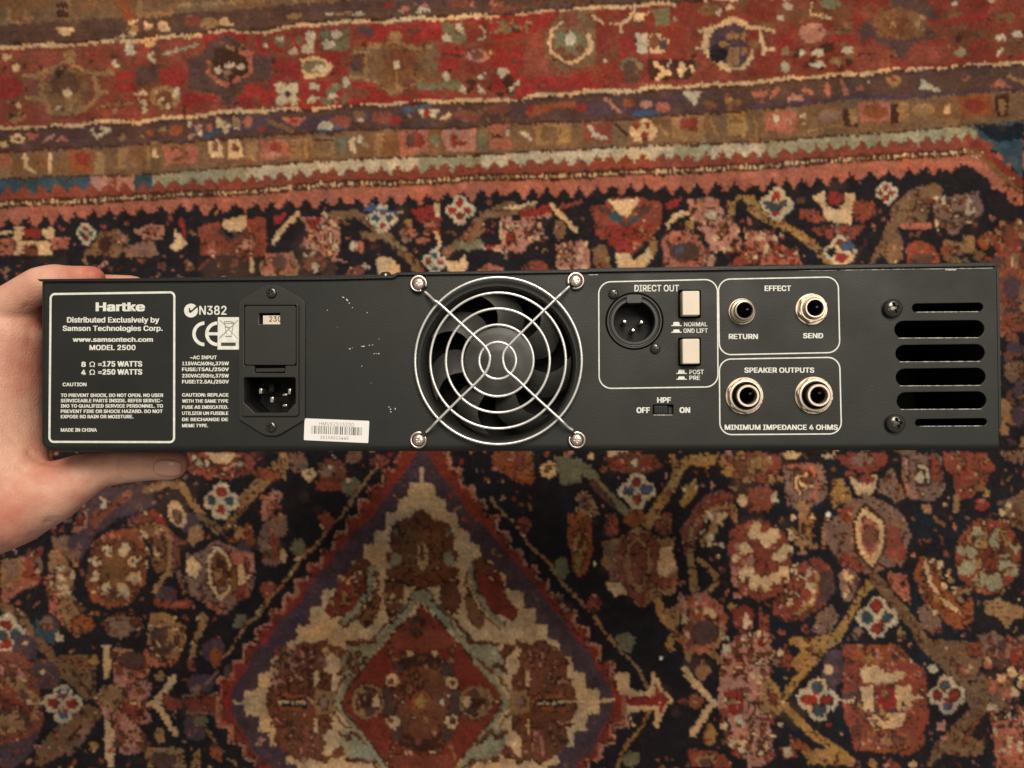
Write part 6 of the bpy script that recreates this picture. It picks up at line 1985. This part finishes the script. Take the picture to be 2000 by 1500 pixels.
for x, y, w_, h_ in ((705, 963, 24, 40), (792, 1030, 26, 42), (928, 966, 22, 42)):
    z = -.0035; c = Z2(x, y, z); a, b = w_ / 2 / 3.947 * MM, h_ / 2 / 3.947 * MM
    flat('contact_pin', [box_pts(c[0] - a, c[1] - b, c[0] + a, c[1] + b)], -.018, z, chrome, inlet, bevel=.0002)
for x, y in ((893, 991), (893, 1074)):  # two small chrome bars added to stand for glints in the socket
    z = -.007; c = Z2(x, y, z); flat('glint_bar', [box_pts(c[0] - .0011, c[1] - .00045, c[0] + .0011, c[1] + .00045)], -.018, z, chrome, inlet, bevel=.00012)
c = Z2(790, 930, -.009); flat('socket_rib', [box_pts(c[0] - .0011, c[1] - .0022, c[0] + .0011, c[1] + .0012)], -.018, -.009, recess_m, inlet)
for x, y, r_ in ((800, 205, 40), (797, 1233, 40)): screw(Z2(x + 2, y + 2), r_ / 3.947 * MM * 1.0, blackscrew, inlet, z=.0014, rot=.5 if y < 500 else -.3)

# ---- fan behind the guard
fz = -.0045
fan = bpy.data.objects.new('fan', None); link(fan, amp); fan.location = (fan_c[0], fan_c[1], 0)
lathe('fan_housing', (0, 0), [(fan_r + .0006, -.0017), (fan_r - .0002, -.0022), (fan_r - .0008, -.0030), (fan_r - .0012, -.012), (fan_r - .0014, -.026), (fan_r + .002, -.026)], plast, fan, 96)
RH = 67 * MM
hub = lathe('hub', (0, .0012), [(0, fz), (RH * .93, fz), (RH * .98, fz - .0003), (RH, fz - .0012), (RH, -.024)], grey_pl, fan, 64)
lathe('hub_disc', (0, .0012), [(0, fz + .0002), (RH * .50, fz + .0002), (RH * .53, fz + .00002)], grey_pl, fan, 48)
def blade(a0):
    V = []; F = []; NR, NA = 12, 10; Rb = fan_r - .0019
    for i in range(NR + 1):
        q = i / NR; r = RH * .97 + (Rb - RH * .97) * q
        lead = math.radians(15) * q ** 1.3 - math.radians(7) * math.sin(math.pi * q); span = -math.radians(35 - 9 * q)
        for j in range(NA + 1):
            s = j / NA; a = lead + s * span
            V.append((r * math.cos(a), r * math.sin(a), fz - .0012 - .0095 * s ** 1.15 + .0006 * math.sin(math.pi * s)))
    for i in range(NR):
        for j in range(NA): F.append((i * (NA + 1) + j, i * (NA + 1) + j + 1, (i + 1) * (NA + 1) + j + 1, (i + 1) * (NA + 1) + j)[::-1])
    n = len(V); V += [(x, y, z - .0010) for x, y, z in V]; F += [tuple(k + n for k in f[::-1]) for f in F]
    edge = [i * (NA + 1) for i in range(NR + 1)]; F += [(edge[i], edge[i + 1], edge[i + 1] + n, edge[i] + n) for i in range(NR)]
    top = [NR * (NA + 1) + j for j in range(NA + 1)]; F += [(top[j], top[j + 1], top[j + 1] + n, top[j] + n) for j in range(NA)]
    return V, F
bv, bf = blade(0); bme = None
for k in range(7):
    if bme is None:
        o = mesh_obj('blade', bv, bf, grey_pl, fan, smooth=True); bme = o.data
        bme.set_sharp_from_angle(angle=math.radians(40))
    else: o = link(bpy.data.objects.new('blade', bme), fan)
    o.rotation_euler = (0, 0, math.radians(93 + k * 360 / 7)); o.location = (0, .0008, 0)
lathe('motor_plate', (0, 0), [(0, -.0245), (fan_r * .98, -.0245)], inside_m, fan, 48)

# ---- fan guard
guard = bpy.data.objects.new('fan_guard', None); link(guard, amp); guard.location = (0, 0, 0)
wz = .0050; wr = 2.5 * MM
gc = L(972, 704, wz)
for rp, dz in ((158.5, -.0016), (128.4, -.0003), (98.3, 0), (67.6, 0), (34.8, 0)):
    R_ = rp * MM * (1 - wz / .355)
    pts = []
    for i in range(96):
        t = 2 * math.pi * i / 96; pts.append((gc[0] + R_ * math.cos(t), gc[1] + R_ * math.sin(t), wz + dz + .00012 * math.sin(3 * t + rp)))
    tube('guard_ring', pts, wr, wire_m, guard, 10, closed=True)
def bez(P, n=14):
    """smooth through points"""
    P = [Vector(p) for p in P]; out = []
    for i in range(len(P) - 1):
        p0 = P[max(i - 1, 0)]; p1 = P[i]; p2 = P[i + 1]; p3 = P[min(i + 2, len(P) - 1)]
        for k in range(n):
            t = k / n; out.append(.5 * ((2 * p1) + (p2 - p0) * t + (2 * p0 - 5 * p1 + 4 * p2 - p3) * t * t + (3 * p1 - p0 - 3 * p2 + p3) * t ** 3))
    out.append(P[-1]); return out
def g3(x, y, z): return (*Z3(x, y, z), z)
bz = wz + 2 * wr * .8
tube('guard_bar', bez([g3(262, 262, .0026), g3(300, 295, .0036), g3(330, 325, .0058), g3(370, 350, bz), g3(520, 488, bz), g3(640, 600, bz), g3(700, 660, bz), g3(732, 710, bz), g3(738, 765, bz), g3(715, 838, bz), g3(640, 925, bz), g3(520, 1040, bz), g3(375, 1185, bz), g3(335, 1225, .0058), g3(305, 1258, .0036), g3(272, 1290, .0026)], 6), wr, wire_m, guard, 10)
tube('guard_bar', bez([g3(1320, 222, .0026), g3(1290, 250, .0036), g3(1255, 282, .0058), g3(1215, 320, bz), g3(1060, 470, bz), g3(940, 590, bz), g3(865, 668, bz), g3(838, 715, bz), g3(836, 775, bz), g3(862, 838, bz), g3(940, 905, bz), g3(1060, 1020, bz), g3(1225, 1170, bz), g3(1280, 1222, .0058), g3(1310, 1252, .0036), g3(1345, 1275, .0026)], 6), wr, wire_m, guard, 10)
for x, y, a0 in ((217, 203, 45), (1367, 182, 135), (216, 1346, -45), (1376, 1346, -135)):
    c = Z3(x, y, .0016); R_ = 14.2 * MM
    pts = [(c[0] + R_ * math.cos(math.radians(-a0 + 20 + 320 * i / 30)), c[1] + R_ * math.sin(math.radians(-a0 + 20 + 320 * i / 30)), .0016 + .0009 * i / 30) for i in range(31)]
    tube('guard_eyelet', pts, wr * .9, nickel, guard, 8)
    lathe('washer', Z3(x, y, .001), [(0, .0024), (9.8 * MM, .0024), (10.8 * MM, .0018), (10.8 * MM, .0002)], nickel, guard, 32)
    screw(Z3(x, y, .003), 10.6 * MM, nickel, guard, z=.0026, dome=.5, rot=random.uniform(0, 1.5), name='guard_screw')

# ---- XLR connector
xlr = bpy.data.objects.new('balanced_output_socket', None); link(xlr, amp); xlr.location = (xlr_c[0], xlr_c[1], 0)
R1 = 52 * MM
lathe('shell', (0, 0), [(R1, -.002), (R1, -.0002), (R1 * .97, .0004), (R1 * .93, .0004), (R1 * .90, -.0003), (R1 * .86, -.0005), (R1 * .84, .0001), (R1 * .75, .0001), (R1 * .72, -.0006), (R1 * .715, -.0012)], plast, xlr, 72)
lathe('socket_wall', (0, 0), [(R1 * .716, -.0011), (R1 * .70, -.0125)], recess_m, xlr, 64)
flat('keyway', [rrect(box_pts(-.0036, .0081, .0036, .0121), .0012, 3)], -.006, .0007, plast, xlr, bevel=.0002)
lathe('socket_base', (0, 0), [(0, -.0125), (R1 * .72, -.0125)], recess_m, xlr, 48)
for x, y in ((264, 408), (388, 412), (326, 472)):
    z = -.0042; c = Z4(x, y, z); c = (c[0] - xlr_c[0], c[1] - xlr_c[1])
    lathe('pin', c, [(0, z), (.0006, z - .0001), (.00105, z - .0006), (.00118, z - .0014), (.00118, -.0125)], chrome, xlr, 20)
for x, y in ((182, 203), (490, 605)):
    c = Z4(x, y); o = screw((c[0] - xlr_c[0], c[1] - xlr_c[1]), 9.6 * MM, blackscrew, xlr, rot=random.uniform(0, 1.5), dome=.55)

# ---- push buttons
for q, (fx, fy) in zip(btn, (((690, 818), (182, 360)), ((690, 818), (535, 718)))):
    z = .0052; b0 = Z4(fx[0], fy[0], z); b1 = Z4(fx[1], fy[1], z)
    flat('push_button', [rrect(box_pts(b0[0], b1[1], b1[0], b0[1]), .0005, 3)], -.006, z, cream, amp, bevel=.0004, res=2)
    cx_ = (q[0][0] + q[1][0]) / 2; cy_ = (q[0][1] + q[2][1]) / 2; hx = abs(q[0][0] - q[1][0]) / 2; hy = abs(q[0][1] - q[2][1]) / 2
    flat('button_well', [box_pts(cx_ - hx - .001, cy_ - hy - .001, cx_ + hx + .001, cy_ + hy + .001), box_pts(cx_ - hx, cy_ - hy, cx_ + hx, cy_ + hy)[::-1]], -.008, -.0017, recess_m, amp)
# ---- slide switch
ss = flat('slide_switch', [box_pts(sw[0][0] - .001, sw[2][1] - .001, sw[1][0] + .001, sw[0][1] + .001)], -.006, -.0040, recess_m, amp)
p0 = Z4(480, 1026, -.001); p1 = Z4(582, 1090, -.001)
flat('slider', [rrect(box_pts(p0[0], p1[1], p1[0], p0[1]), .0003, 2)], -.0039, -.0008, plast_d, ss, bevel=.0002)
for i in range(7):
    x = p0[0] + (p1[0] - p0[0]) * (i + .8) / 7.6
    flat('grip_rib', [box_pts(x - .00028, p1[1] + .0006, x + .00028, p0[1] - .0006)], -.0009, -.0003, plast_d, ss)
p2 = Z4(588, 1030, -.003); p3 = Z4(618, 1088, -.003)
flat('slider_track', [box_pts(p2[0], p3[1], p3[0], p2[1])], -.0039, -.0026, plast, ss)

# ---- jack sockets
def hexa(c, r, rot): return rrect([(c[0] + r * math.cos(rot + k * math.pi / 3), c[1] + r * math.sin(rot + k * math.pi / 3)) for k in range(6)], r * .18, 3)
for i, j in enumerate(jacks):
    c = L(*j['c']); root = bpy.data.objects.new('jack_socket', None); link(root, amp); root.location = (*c, 0)
    o0 = (0, 0); s = j['s']
    if s == 0:
        lathe('washer', o0, [(14.6 * MM, .0006), (24.0 * MM, .0006), (24.8 * MM, .0001), (24.8 * MM, -.0003)], jackm, root, 48)
        prof = [(22.6 * MM, .0006), (22.4 * MM, .0020), (20.6 * MM, .0026), (18.2 * MM, .0028), (17.8 * MM, .0050), (17.2 * MM, .0056), (15.2 * MM, .0058), (14.4 * MM, .0054), (14.2 * MM, -.010)]
        lathe('bushing', o0, prof, jackm, root, 48); rin = 14.4
    elif s == 1:
        lathe('washer', o0, [(14.6 * MM, .0007), (28.6 * MM, .0007), (29.4 * MM, .0002), (29.4 * MM, -.0003)], jackm, root, 56)
        flat('hex_nut', [hexa(o0, 27.8 * MM, .35), circ(o0, 18 * MM, 36)[::-1]], .0007, .0030, jackm, root, bevel=.0004, res=2)
        lathe('nut_rim', o0, [(23.8 * MM, .0030), (23.2 * MM, .0034), (21 * MM, .0034), (20 * MM, .0030)], jackm, root, 48)
        lathe('bushing', o0, [(18 * MM, .0006), (18 * MM, .0052), (17.3 * MM, .0058), (15.2 * MM, .0058), (14.5 * MM, .0054), (14.3 * MM, -.010)], jackm, root, 48); rin = 14.4
    else:
        lathe('washer', o0, [(15.2 * MM, .0006), (34.0 * MM, .0006), (34.8 * MM, .0001), (34.8 * MM, -.0003)], jackm, root, 64)
        flat('hex_nut', [hexa(o0, 34.2 * MM, .25 + .2 * i), circ(o0, 25 * MM, 40)[::-1]], .0006, .0026, jackm, root, bevel=.0004, res=2)
        lathe('nut_rim', o0, [(30.5 * MM, .0026), (29.5 * MM, .0033), (26.2 * MM, .0034), (25.2 * MM, .0030), (25 * MM, .0006)], jackm, root, 56)
        lathe('threaded_sleeve', o0, [(24.6 * MM, .0006), (24.6 * MM, .0030), (23.8 * MM, .0031), (22.0 * MM, .0020), (21.2 * MM, .0018), (21.0 * MM, .0030), (20.6 * MM, .0032), (21.0 * MM, .0040), (20.6 * MM, .0043), (21.0 * MM, .0050), (20.6 * MM, .0054), (20.6 * MM, .0062)], plast_d, root, 56)
        lathe('bushing', o0, [(20.4 * MM, .0060), (20.4 * MM, .0069), (19.6 * MM, .0074), (16.2 * MM, .0074), (15.2 * MM, .0069), (15.0 * MM, -.010)], jackm, root, 48); rin = 15
    lathe('jack_bore', o0, [(0, -.0095), (rin * MM * .97, -.0095), (rin * MM * .97, .0046)], recess_m, root, 32)
    t = .5; zc = .002
    flat('contact_spring', [box_pts(rin * MM * .55, .0005, rin * MM * .9, .0016)], zc - .004, zc - .001, jackm, root, bevel=.0002)

# ---- panel screws on the right
for x, y in ((658, 417), (676, 1182)): screw(Z5(x, y, .001), 17.4 * MM, blackscrew, amp, rot=.25, dome=.6, name='panel_screw')

# ---- serial sticker
sq = [Z2(1047, 1172), Z2(1545, 1192), Z2(1537, 1363), Z2(1040, 1340)]
stick = flat('serial_sticker', [rrect(sq, .0005, 3)], .00002, .00014, paper, amp)
def Tk(s, a, b, y, cap, tilt, **k):
    return text(s, a, b, y, cap, grey_ink if k.pop('light', 0) else black_ink, stick, tr=lambda x, yy: Z2(x, yy + (x - a) * tilt), w=.0002, **k)
Tk('HMVX2515230', 1160, 1425, 1227, 28, .035, bold=0.0, light=1); Tk('25158022448', 1168, 1385, 1330, 24, .03, bold=0.0, light=1)
rb = random.Random(4); x = 1101
while x < 1490:
    w_ = rb.choice((3.2, 3.2, 5, 8)); gp = rb.choice((4, 4, 6, 9))
    if 1215 < x < 1245 or 1330 < x < 1342: gp = 10
    t = (x - 1100) * .038
    flat('barcode_bar', [[Z2(x, 1228 + t), Z2(min(x + w_, 1496), 1228 + t), Z2(min(x + w_, 1496) - 2, 1290 + t), Z2(x - 2, 1290 + t)]], .00016, .0002, black_ink if w_ > 4 else grey_ink, stick)
    x += w_ + gp
# ---- paint chips and worn edges
for x, y, l_, w_, an in ((1345, 240, 22, 10, 20), (1373, 260, 26, 11, 50), (1390, 284, 12, 7, 50), (1415, 318, 9, 6, 30), (1222, 339, 9, 6, 0), (1528, 358, 10, 6, 0), (1393, 636, 17, 10, -15), (1415, 628, 9, 5, -20), (1496, 618, 30, 9, -5), (1545, 609, 14, 5, 0), (1570, 607, 10, 5, 0), (1582, 674, 18, 5, -8), (1600, 673, 9, 6, 0), (1618, 673, 14, 10, 0), (1487, 770, 9, 6, 0), (1698, 1085, 14, 6, 10), (1708, 1102, 9, 12, 60), (1710, 1122, 15, 9, 50), (1745, 1100, 18, 8, 70), (1620, 560, 6, 5, 0), (1300, 470, 5, 4, 0), (1560, 900, 5, 4, 0)):
    P = []; n = 9; an = math.radians(an)
    for k in range(n):
        t = 2 * math.pi * k / n; r1 = l_ / 2 * random.uniform(.7, 1.15) * math.cos(t); r2 = w_ / 2 * random.uniform(.6, 1.2) * math.sin(t)
        P.append(Z2(x + r1 * math.cos(an) - r2 * math.sin(an), y + r1 * math.sin(an) + r2 * math.cos(an)))
    flat('paint_chip', [P], .00001, .00009, bare, panel)
worn = material('worn_paint_edge', srgb('a8a59c'), .5, metal=.3, var=.25, var_scale=400)
def strip(pa, pb, wid, n=40, name='worn_edge'):
    a = Vector(pa); b = Vector(pb); d = (b - a).normalized(); nn = Vector((-d.y, d.x)); T_, B_ = [], []
    for k in range(n + 1):
        p = a + (b - a) * k / n; h = wid * random.uniform(.25, 1.0) * (1.0 if 0 < k < n else .1)
        T_.append(tuple(p + nn * h * .5)); B_.append(tuple(p - nn * h * .5))
    flat(name, [T_ + B_[::-1]], .00001, .0001, worn, panel)
strip(L(1640, 527.6), L(1941, 523.6), .00050, 60)
strip(L(1560, 528.8), L(1636, 527.8), .00025, 20)
strip(L(1845, 526.6), L(1868, 526.2), .0011, 12)
strip(L(1148, 537.0), L(1168, 536.6), .0005, 10)
for (x0, x1, y0, y1, dx) in slots:
    a = Z5(x0 + 22, y1 + 5); b = Z5(x1 - 30, y1 + 2)
    strip(a, b, .00042, 46)
strip(Z4(476, 1096.5), Z4(618, 1096.5), .0005, 20)
# specks of grit in the powder coat
rg = random.Random(3)
for k in range(46):
    px = rg.uniform(1165, 1700); py = rg.uniform(740, 860)
    if (1235 < px < 1355 and 770 < py < 815) or px > 1400 and py < 850 and px < 1640: continue
    c = L(px, py); r_ = rg.uniform(.5, 1.1) * MM
    flat('grit_speck', [circ(c, r_, 7)], .00001, .00006 , recess_m, panel)

# ================================================================ HAND
def W(px, py, d): return Vector(((px - 1000) / FPX * d, -(py - 750) / FPX * d, CZ - d))
def capsule(bm, a, b, ra, rb, flatz=1.0):
    a, b = Vector(a), Vector(b); ax = (b - a); Ln = ax.length
    z = ax.normalized(); x = z.cross(Vector((0, 0, 1)));
    if x.length < 1e-4: x = Vector((1, 0, 0))
    x.normalize(); y = z.cross(x)
    rows = []; seg = 20
    prof = [(-ra * math.cos(t), ra * math.sin(t)) for t in np.linspace(0.02, math.pi / 2, 6)] + [(Ln * k / 4, ra + (rb - ra) * k / 4) for k in (1, 2, 3)] + [(Ln + rb * math.cos(t), rb * math.sin(t)) for t in np.linspace(math.pi / 2, 0.02, 6)]
    for s, r in prof: rows.append([bm.verts.new(a + z * s + (x * math.cos(2 * math.pi * k / seg) + y * math.sin(2 * math.pi * k / seg)) * r) for k in range(seg)])
    for r0, r1 in zip(rows[:-1], rows[1:]):
        for k in range(seg): bm.faces.new((r0[k], r0[(k + 1) % seg], r1[(k + 1) % seg], r1[k]))
    bm.faces.new(rows[0][::-1]); bm.faces.new(rows[-1])

def build_hand():
    bm = bmesh.new()
    def chain(pts):
        for (p, r), (q, s) in zip(pts[:-1], pts[1:]): capsule(bm, p, q, r, s)
    mm = .001
    # forearm and wrist
    chain([(W(-520, 1270, .47), 31 * mm), (W(-250, 1110, .43), 28 * mm), (W(-95, 1005, .412), 26 * mm)])
    # palm: from the wrist to the four knuckles, standing beside the case
    kn = [(W(-52, 640, .395), 13 * mm), (W(-38, 640, .418), 12.5 * mm), (W(-20, 650, .441), 12 * mm), (W(10, 670, .464), 11 * mm)]
    wr = [(W(-75, 965, .405), 21 * mm), (W(-70, 965, .42), 20 * mm), (W(-60, 960, .435), 19 * mm), (W(-50, 950, .452), 17 * mm)]
    for (a, ra), (b, rb) in zip(wr, kn):
        capsule(bm, a, a.lerp(b, .5), ra, (ra + rb) / 2 + .001); capsule(bm, a.lerp(b, .5), b, (ra + rb) / 2 + .001, rb)
    # web between thumb and index, and the soft mass near the panel
    chain([(W(30, 610, .393), 11.5 * mm), (W(14, 660, .394), 17 * mm), (W(0, 730, .396), 20 * mm), (W(-6, 810, .396), 21 * mm), (W(2, 880, .394), 20 * mm), (W(30, 950, .392), 18 * mm)])
    # thenar and thumb
    chain([(W(-60, 1012, .402), 24 * mm), (W(22, 990, .392), 20.5 * mm), (W(98, 962, .391), 16 * mm), (W(152, 935, .394), 12.4 * mm), (W(190, 917, .397), 9.9 * mm), (W(236, 908, .398), 9.8 * mm), (W(285, 906, .399), 8.8 * mm), (W(333, 906, .400), 8.5 * mm)])
    chain([(W(333, 906, .400), 8.3 * mm), (W(339, 905, .403), 7.2 * mm)])
    # index: knuckle, middle joint, end joint, tip
    chain([(kn[0][0], 12.5 * mm), (W(22, 592, .388), 9.6 * mm), (W(78, 554, .385), 8.5 * mm), (W(104, 544, .385), 7.4 * mm)])
    chain([(W(104, 544, .385), 7.4 * mm), (W(140, 544.5, .385), 6.7 * mm), (W(180, 544, .385), 6.5 * mm)])
    # middle, ring, little finger, further down the case
    chain([(kn[1][0], 12 * mm), (W(52, 600, .412), 9.2 * mm), (W(120, 562, .408), 8.0 * mm), (W(190, 560, .407), 6.9 * mm), (W(262, 560.5, .407), 6.2 * mm)])
    chain([(kn[2][0], 11.5 * mm), (W(85, 615, .438), 8.8 * mm), (W(150, 580, .434), 7.6 * mm), (W(215, 576, .432), 6.6 * mm), (W(275, 577, .432), 6.0 * mm)])
    chain([(kn[3][0], 10.5 * mm), (W(110, 632, .462), 7.8 * mm), (W(165, 598, .458), 6.8 * mm), (W(215, 592, .456), 6.0 * mm), (W(262, 593, .456), 5.4 * mm)])
    bmesh.ops.triangulate(bm, faces=bm.faces)
    me = bpy.data.meshes.new('hand'); bm.to_mesh(me); bm.free()
    o = link(bpy.data.objects.new('person', me))
    m1 = o.modifiers.new('union', 'REMESH'); m1.mode = 'VOXEL'; m1.voxel_size = .0011; m1.use_smooth_shade = True
    m2 = o.modifiers.new('flesh', 'SMOOTH'); m2.factor = .5; m2.iterations = 24
    dg = bpy.context.evaluated_depsgraph_get(); me2 = bpy.data.meshes.new_from_object(o.evaluated_get(dg))
    o.modifiers.clear(); o.data = me2; me2.name = 'person'
    n = len(me2.vertices); co = np.zeros(n * 3); me2.vertices.foreach_get('co', co); co = co.reshape(-1, 3)
    no = np.zeros(n * 3); me2.vertices.foreach_get('normal', no); no = no.reshape(-1, 3)
    disp = np.zeros(n)
    def crease(pts, width, depth, both=True):
        """press a skin fold into the surface along a line of sight path"""
        nonlocal disp
        P = [np.array([p[0], p[1]], float) for p in pts]
        px = 1000 + FPX * co[:, 0] / (CZ - co[:, 2]); py = 750 - FPX * co[:, 1] / (CZ - co[:, 2])
        best = np.full(n, 1e9)
        for a, b in zip(P[:-1], P[1:]):
            d = b - a; t = np.clip(((px - a[0]) * d[0] + (py - a[1]) * d[1]) / (d @ d), 0, 1)
            best = np.minimum(best, np.hypot(px - a[0] - t * d[0], py - a[1] - t * d[1]))
        fr = np.clip(no[:, 2] * 2, 0, 1)
        disp -= depth * .95 * np.exp(-(best / width / 1.3) ** 2) * fr
        
    crease([(90, 606), (66, 604), (50, 600)], 5, .0006)
    crease([(60, 884), (74, 895), (92, 902), (108, 904)], 6, .0012)
    crease([(229, 893), (226, 915), (234, 938)], 4.0, .0009)
    crease([(222, 900), (219, 920)], 2.5, .0003)
    crease([(90, 1020), (130, 1024), (165, 1008)], 3.5, .0007)
    crease([(95, 1012), (140, 1014), (170, 1000)], 3, .0004)
    crease([(60, 1046), (95, 1040)], 4, .0005)
    crease([(128, 520), (133, 545)], 3, .0004)
    crease([(60, 640), (58, 670)], 6, .0004)
    crease([(100, 519), (104, 540)], 3, .00035)
    crease([(92, 521), (95, 542)], 2.5, .00025)
    crease([(213, 896), (211, 925)], 2.5, .0003)
    crease([(243, 893), (241, 925)], 2.5, .00025)
    crease([(10, 840), (34, 870)], 5, .0004)
    crease([(20, 900), (60, 930), (96, 940)], 6, .0004)
    co = co + no * disp[:, None]
    me2.vertices.foreach_set('co', co.ravel()); me2.update()
    me2.polygons.foreach_set('use_smooth', [True] * len(me2.polygons))
    # natural redness of fingertips, knuckles and folds
    px = 1000 + FPX * co[:, 0] / (CZ - co[:, 2]); py = 750 - FPX * co[:, 1] / (CZ - co[:, 2])
    red = np.zeros(n)
    for x, y, rd, k in ((185, 535, 34, 1.0), (140, 535, 40, .6), (70, 625, 30, .5), (70, 720, 60, .45), (105, 905, 55, .6), (20, 1010, 70, .55), (350, 905, 30, .5), (160, 975, 50, .3), (60, 680, 26, .5)):
        red = np.maximum(red, k * np.exp(-((px - x) ** 2 + (py - y) ** 2) / rd ** 2))
    rgba = np.ones((n, 4), np.float32); rgba[:, 0] = rgba[:, 1] = rgba[:, 2] = red
    me2.color_attributes.new('redness', 'FLOAT_COLOR', 'POINT').data.foreach_set('color', rgba.ravel())
    m = bpy.data.materials.new('skin'); m.use_nodes = True; nt = m.node_tree; b = nt.nodes['Principled BSDF']
    tc = nt.nodes.new('ShaderNodeTexCoord')
    n1 = nt.nodes.new('ShaderNodeTexNoise'); n1.inputs['Scale'].default_value = 38; n1.inputs['Detail'].default_value = 5
    n2 = nt.nodes.new('ShaderNodeTexNoise'); n2.inputs['Scale'].default_value = 900; n2.inputs['Detail'].default_value = 4
    vo = nt.nodes.new('ShaderNodeTexVoronoi'); vo.inputs['Scale'].default_value = 900
    for q in (n1, n2, vo): nt.links.new(tc.outputs['Object'], q.inputs['Vector'])
    cr = nt.nodes.new('ShaderNodeValToRGB'); e = cr.color_ramp.elements
    e[0].position = .32; e[0].color = (*srgb('c99580'), 1); e[1].position = .68; e[1].color = (*srgb('ddb096'), 1)
    nt.links.new(n1.outputs['Fac'], cr.inputs[0])
    va = nt.nodes.new('ShaderNodeVertexColor'); va.layer_name = 'redness'
    n4 = nt.nodes.new('ShaderNodeTexNoise'); n4.inputs['Scale'].default_value = 160; n4.inputs['Detail'].default_value = 6; nt.links.new(tc.outputs['Object'], n4.inputs['Vector'])
    m4 = nt.nodes.new('ShaderNodeMapRange'); m4.inputs[1].default_value = .35; m4.inputs[2].default_value = .7; m4.inputs[3].default_value = 0; m4.inputs[4].default_value = .28
    nt.links.new(n4.outputs['Fac'], m4.inputs[0])
    ma = nt.nodes.new('ShaderNodeMath'); ma.operation = 'ADD'; ma.use_clamp = True; nt.links.new(va.outputs['Color'], ma.inputs[0]); nt.links.new(m4.outputs[0], ma.inputs[1])
    mx = nt.nodes.new('ShaderNodeMix'); mx.data_type = 'RGBA'; mx.inputs['B'].default_value = (*srgb('bd6d5a'), 1)
    nt.links.new(ma.outputs[0], mx.inputs['Factor']); nt.links.new(cr.outputs[0], mx.inputs['A'])
    nt.links.new(mx.outputs['Result'], b.inputs['Base Color'])
    ad = nt.nodes.new('ShaderNodeMath'); ad.operation = 'ADD'; nt.links.new(n2.outputs['Fac'], ad.inputs[0]); nt.links.new(vo.outputs['Distance'], ad.inputs[1])
    bp = nt.nodes.new('ShaderNodeBump'); bp.inputs['Strength'].default_value = .4; bp.inputs['Distance'].default_value = .0003
    nt.links.new(ad.outputs[0], bp.inputs['Height']); nt.links.new(bp.outputs['Normal'], b.inputs['Normal'])
    b.inputs['Roughness'].default_value = .5; b.inputs['Specular IOR Level'].default_value = .35
    b.inputs['Subsurface Weight'].default_value = .25; b.inputs['Subsurface Radius'].default_value = (1.0, .35, .2); b.inputs['Subsurface Scale'].default_value = .004
    me2.materials.clear(); me2.materials.append(m)
    o['label'] = 'bare hand gripping the left end of the amplifier, thumb below and fingers above'
    o['category'] = 'person'
    # thumb nail: a thin curved plate on the side of the thumb that faces up
    nm = material('nail', srgb('d29c86'), .34, spec=.5, var=.04, var_scale=100)
    from mathutils.bvhtree import BVHTree
    bv_ = BVHTree.FromPolygons([Vector(c) for c in co], [tuple(q.vertices) for q in me2.polygons])
    V = []; F = []; NU, NV = 20, 16; eye = Vector((0, 0, CZ))
    for i in range(NU + 1):
        u = i / NU * 2 - 1; hv = (1 - abs(u) ** (3.2 if u < 0 else 4.5)) ** .5 if abs(u) < 1 else 0
        for j in range(NV + 1):
            v = j / NV * 2 - 1
            px_, py_ = 327 + 27 * u, 914 + 15.5 * v * max(hv, .18) + 1.0 * u
            hit = bv_.ray_cast(eye, (W(px_, py_, .4) - eye).normalized())
            e_ = max(abs(u), abs(v))
            V.append(hit[0] + hit[1] * (.00030 * (1 - e_ ** 8) + .00002))
    for i in range(NU):
        for j in range(NV): F.append((i * (NV + 1) + j, (i + 1) * (NV + 1) + j, (i + 1) * (NV + 1) + j + 1, i * (NV + 1) + j + 1))
    nl = mesh_obj('thumb_nail', V, F, nm, o, smooth=True)
    sm = nl.modifiers.new('thickness', 'SOLIDIFY'); sm.thickness = .0003; sm.offset = -1
    return o
hand = build_hand()

# lint crumbs on the rug
def lint(px, py, s, label):
    P = W(px, py, CZ - .0015); bm = bmesh.new(); bmesh.ops.create_icosphere(bm, subdivisions=2, radius=s)
    for v in bm.verts: v.co *= random.uniform(.65, 1.2); v.co.z *= .5
    me = bpy.data.meshes.new('lint_crumb'); bm.to_mesh(me); bm.free(); me.materials.append(lint_m)
    o = link(bpy.data.objects.new('lint_crumb', me)); o.location = P
    o['label'] = label; o['category'] = 'lint'
lint(1617, 1006, .0034, 'largest white lint crumb, on the dark pile below the speaker output jacks')
lint(1291, 1286, .0022, 'tiny white lint crumb on navy pile just right of the medallion tip')
lint(1162, 1101, .0018, 'tiny white lint crumb on the dark pile left of the right-hand palmette')
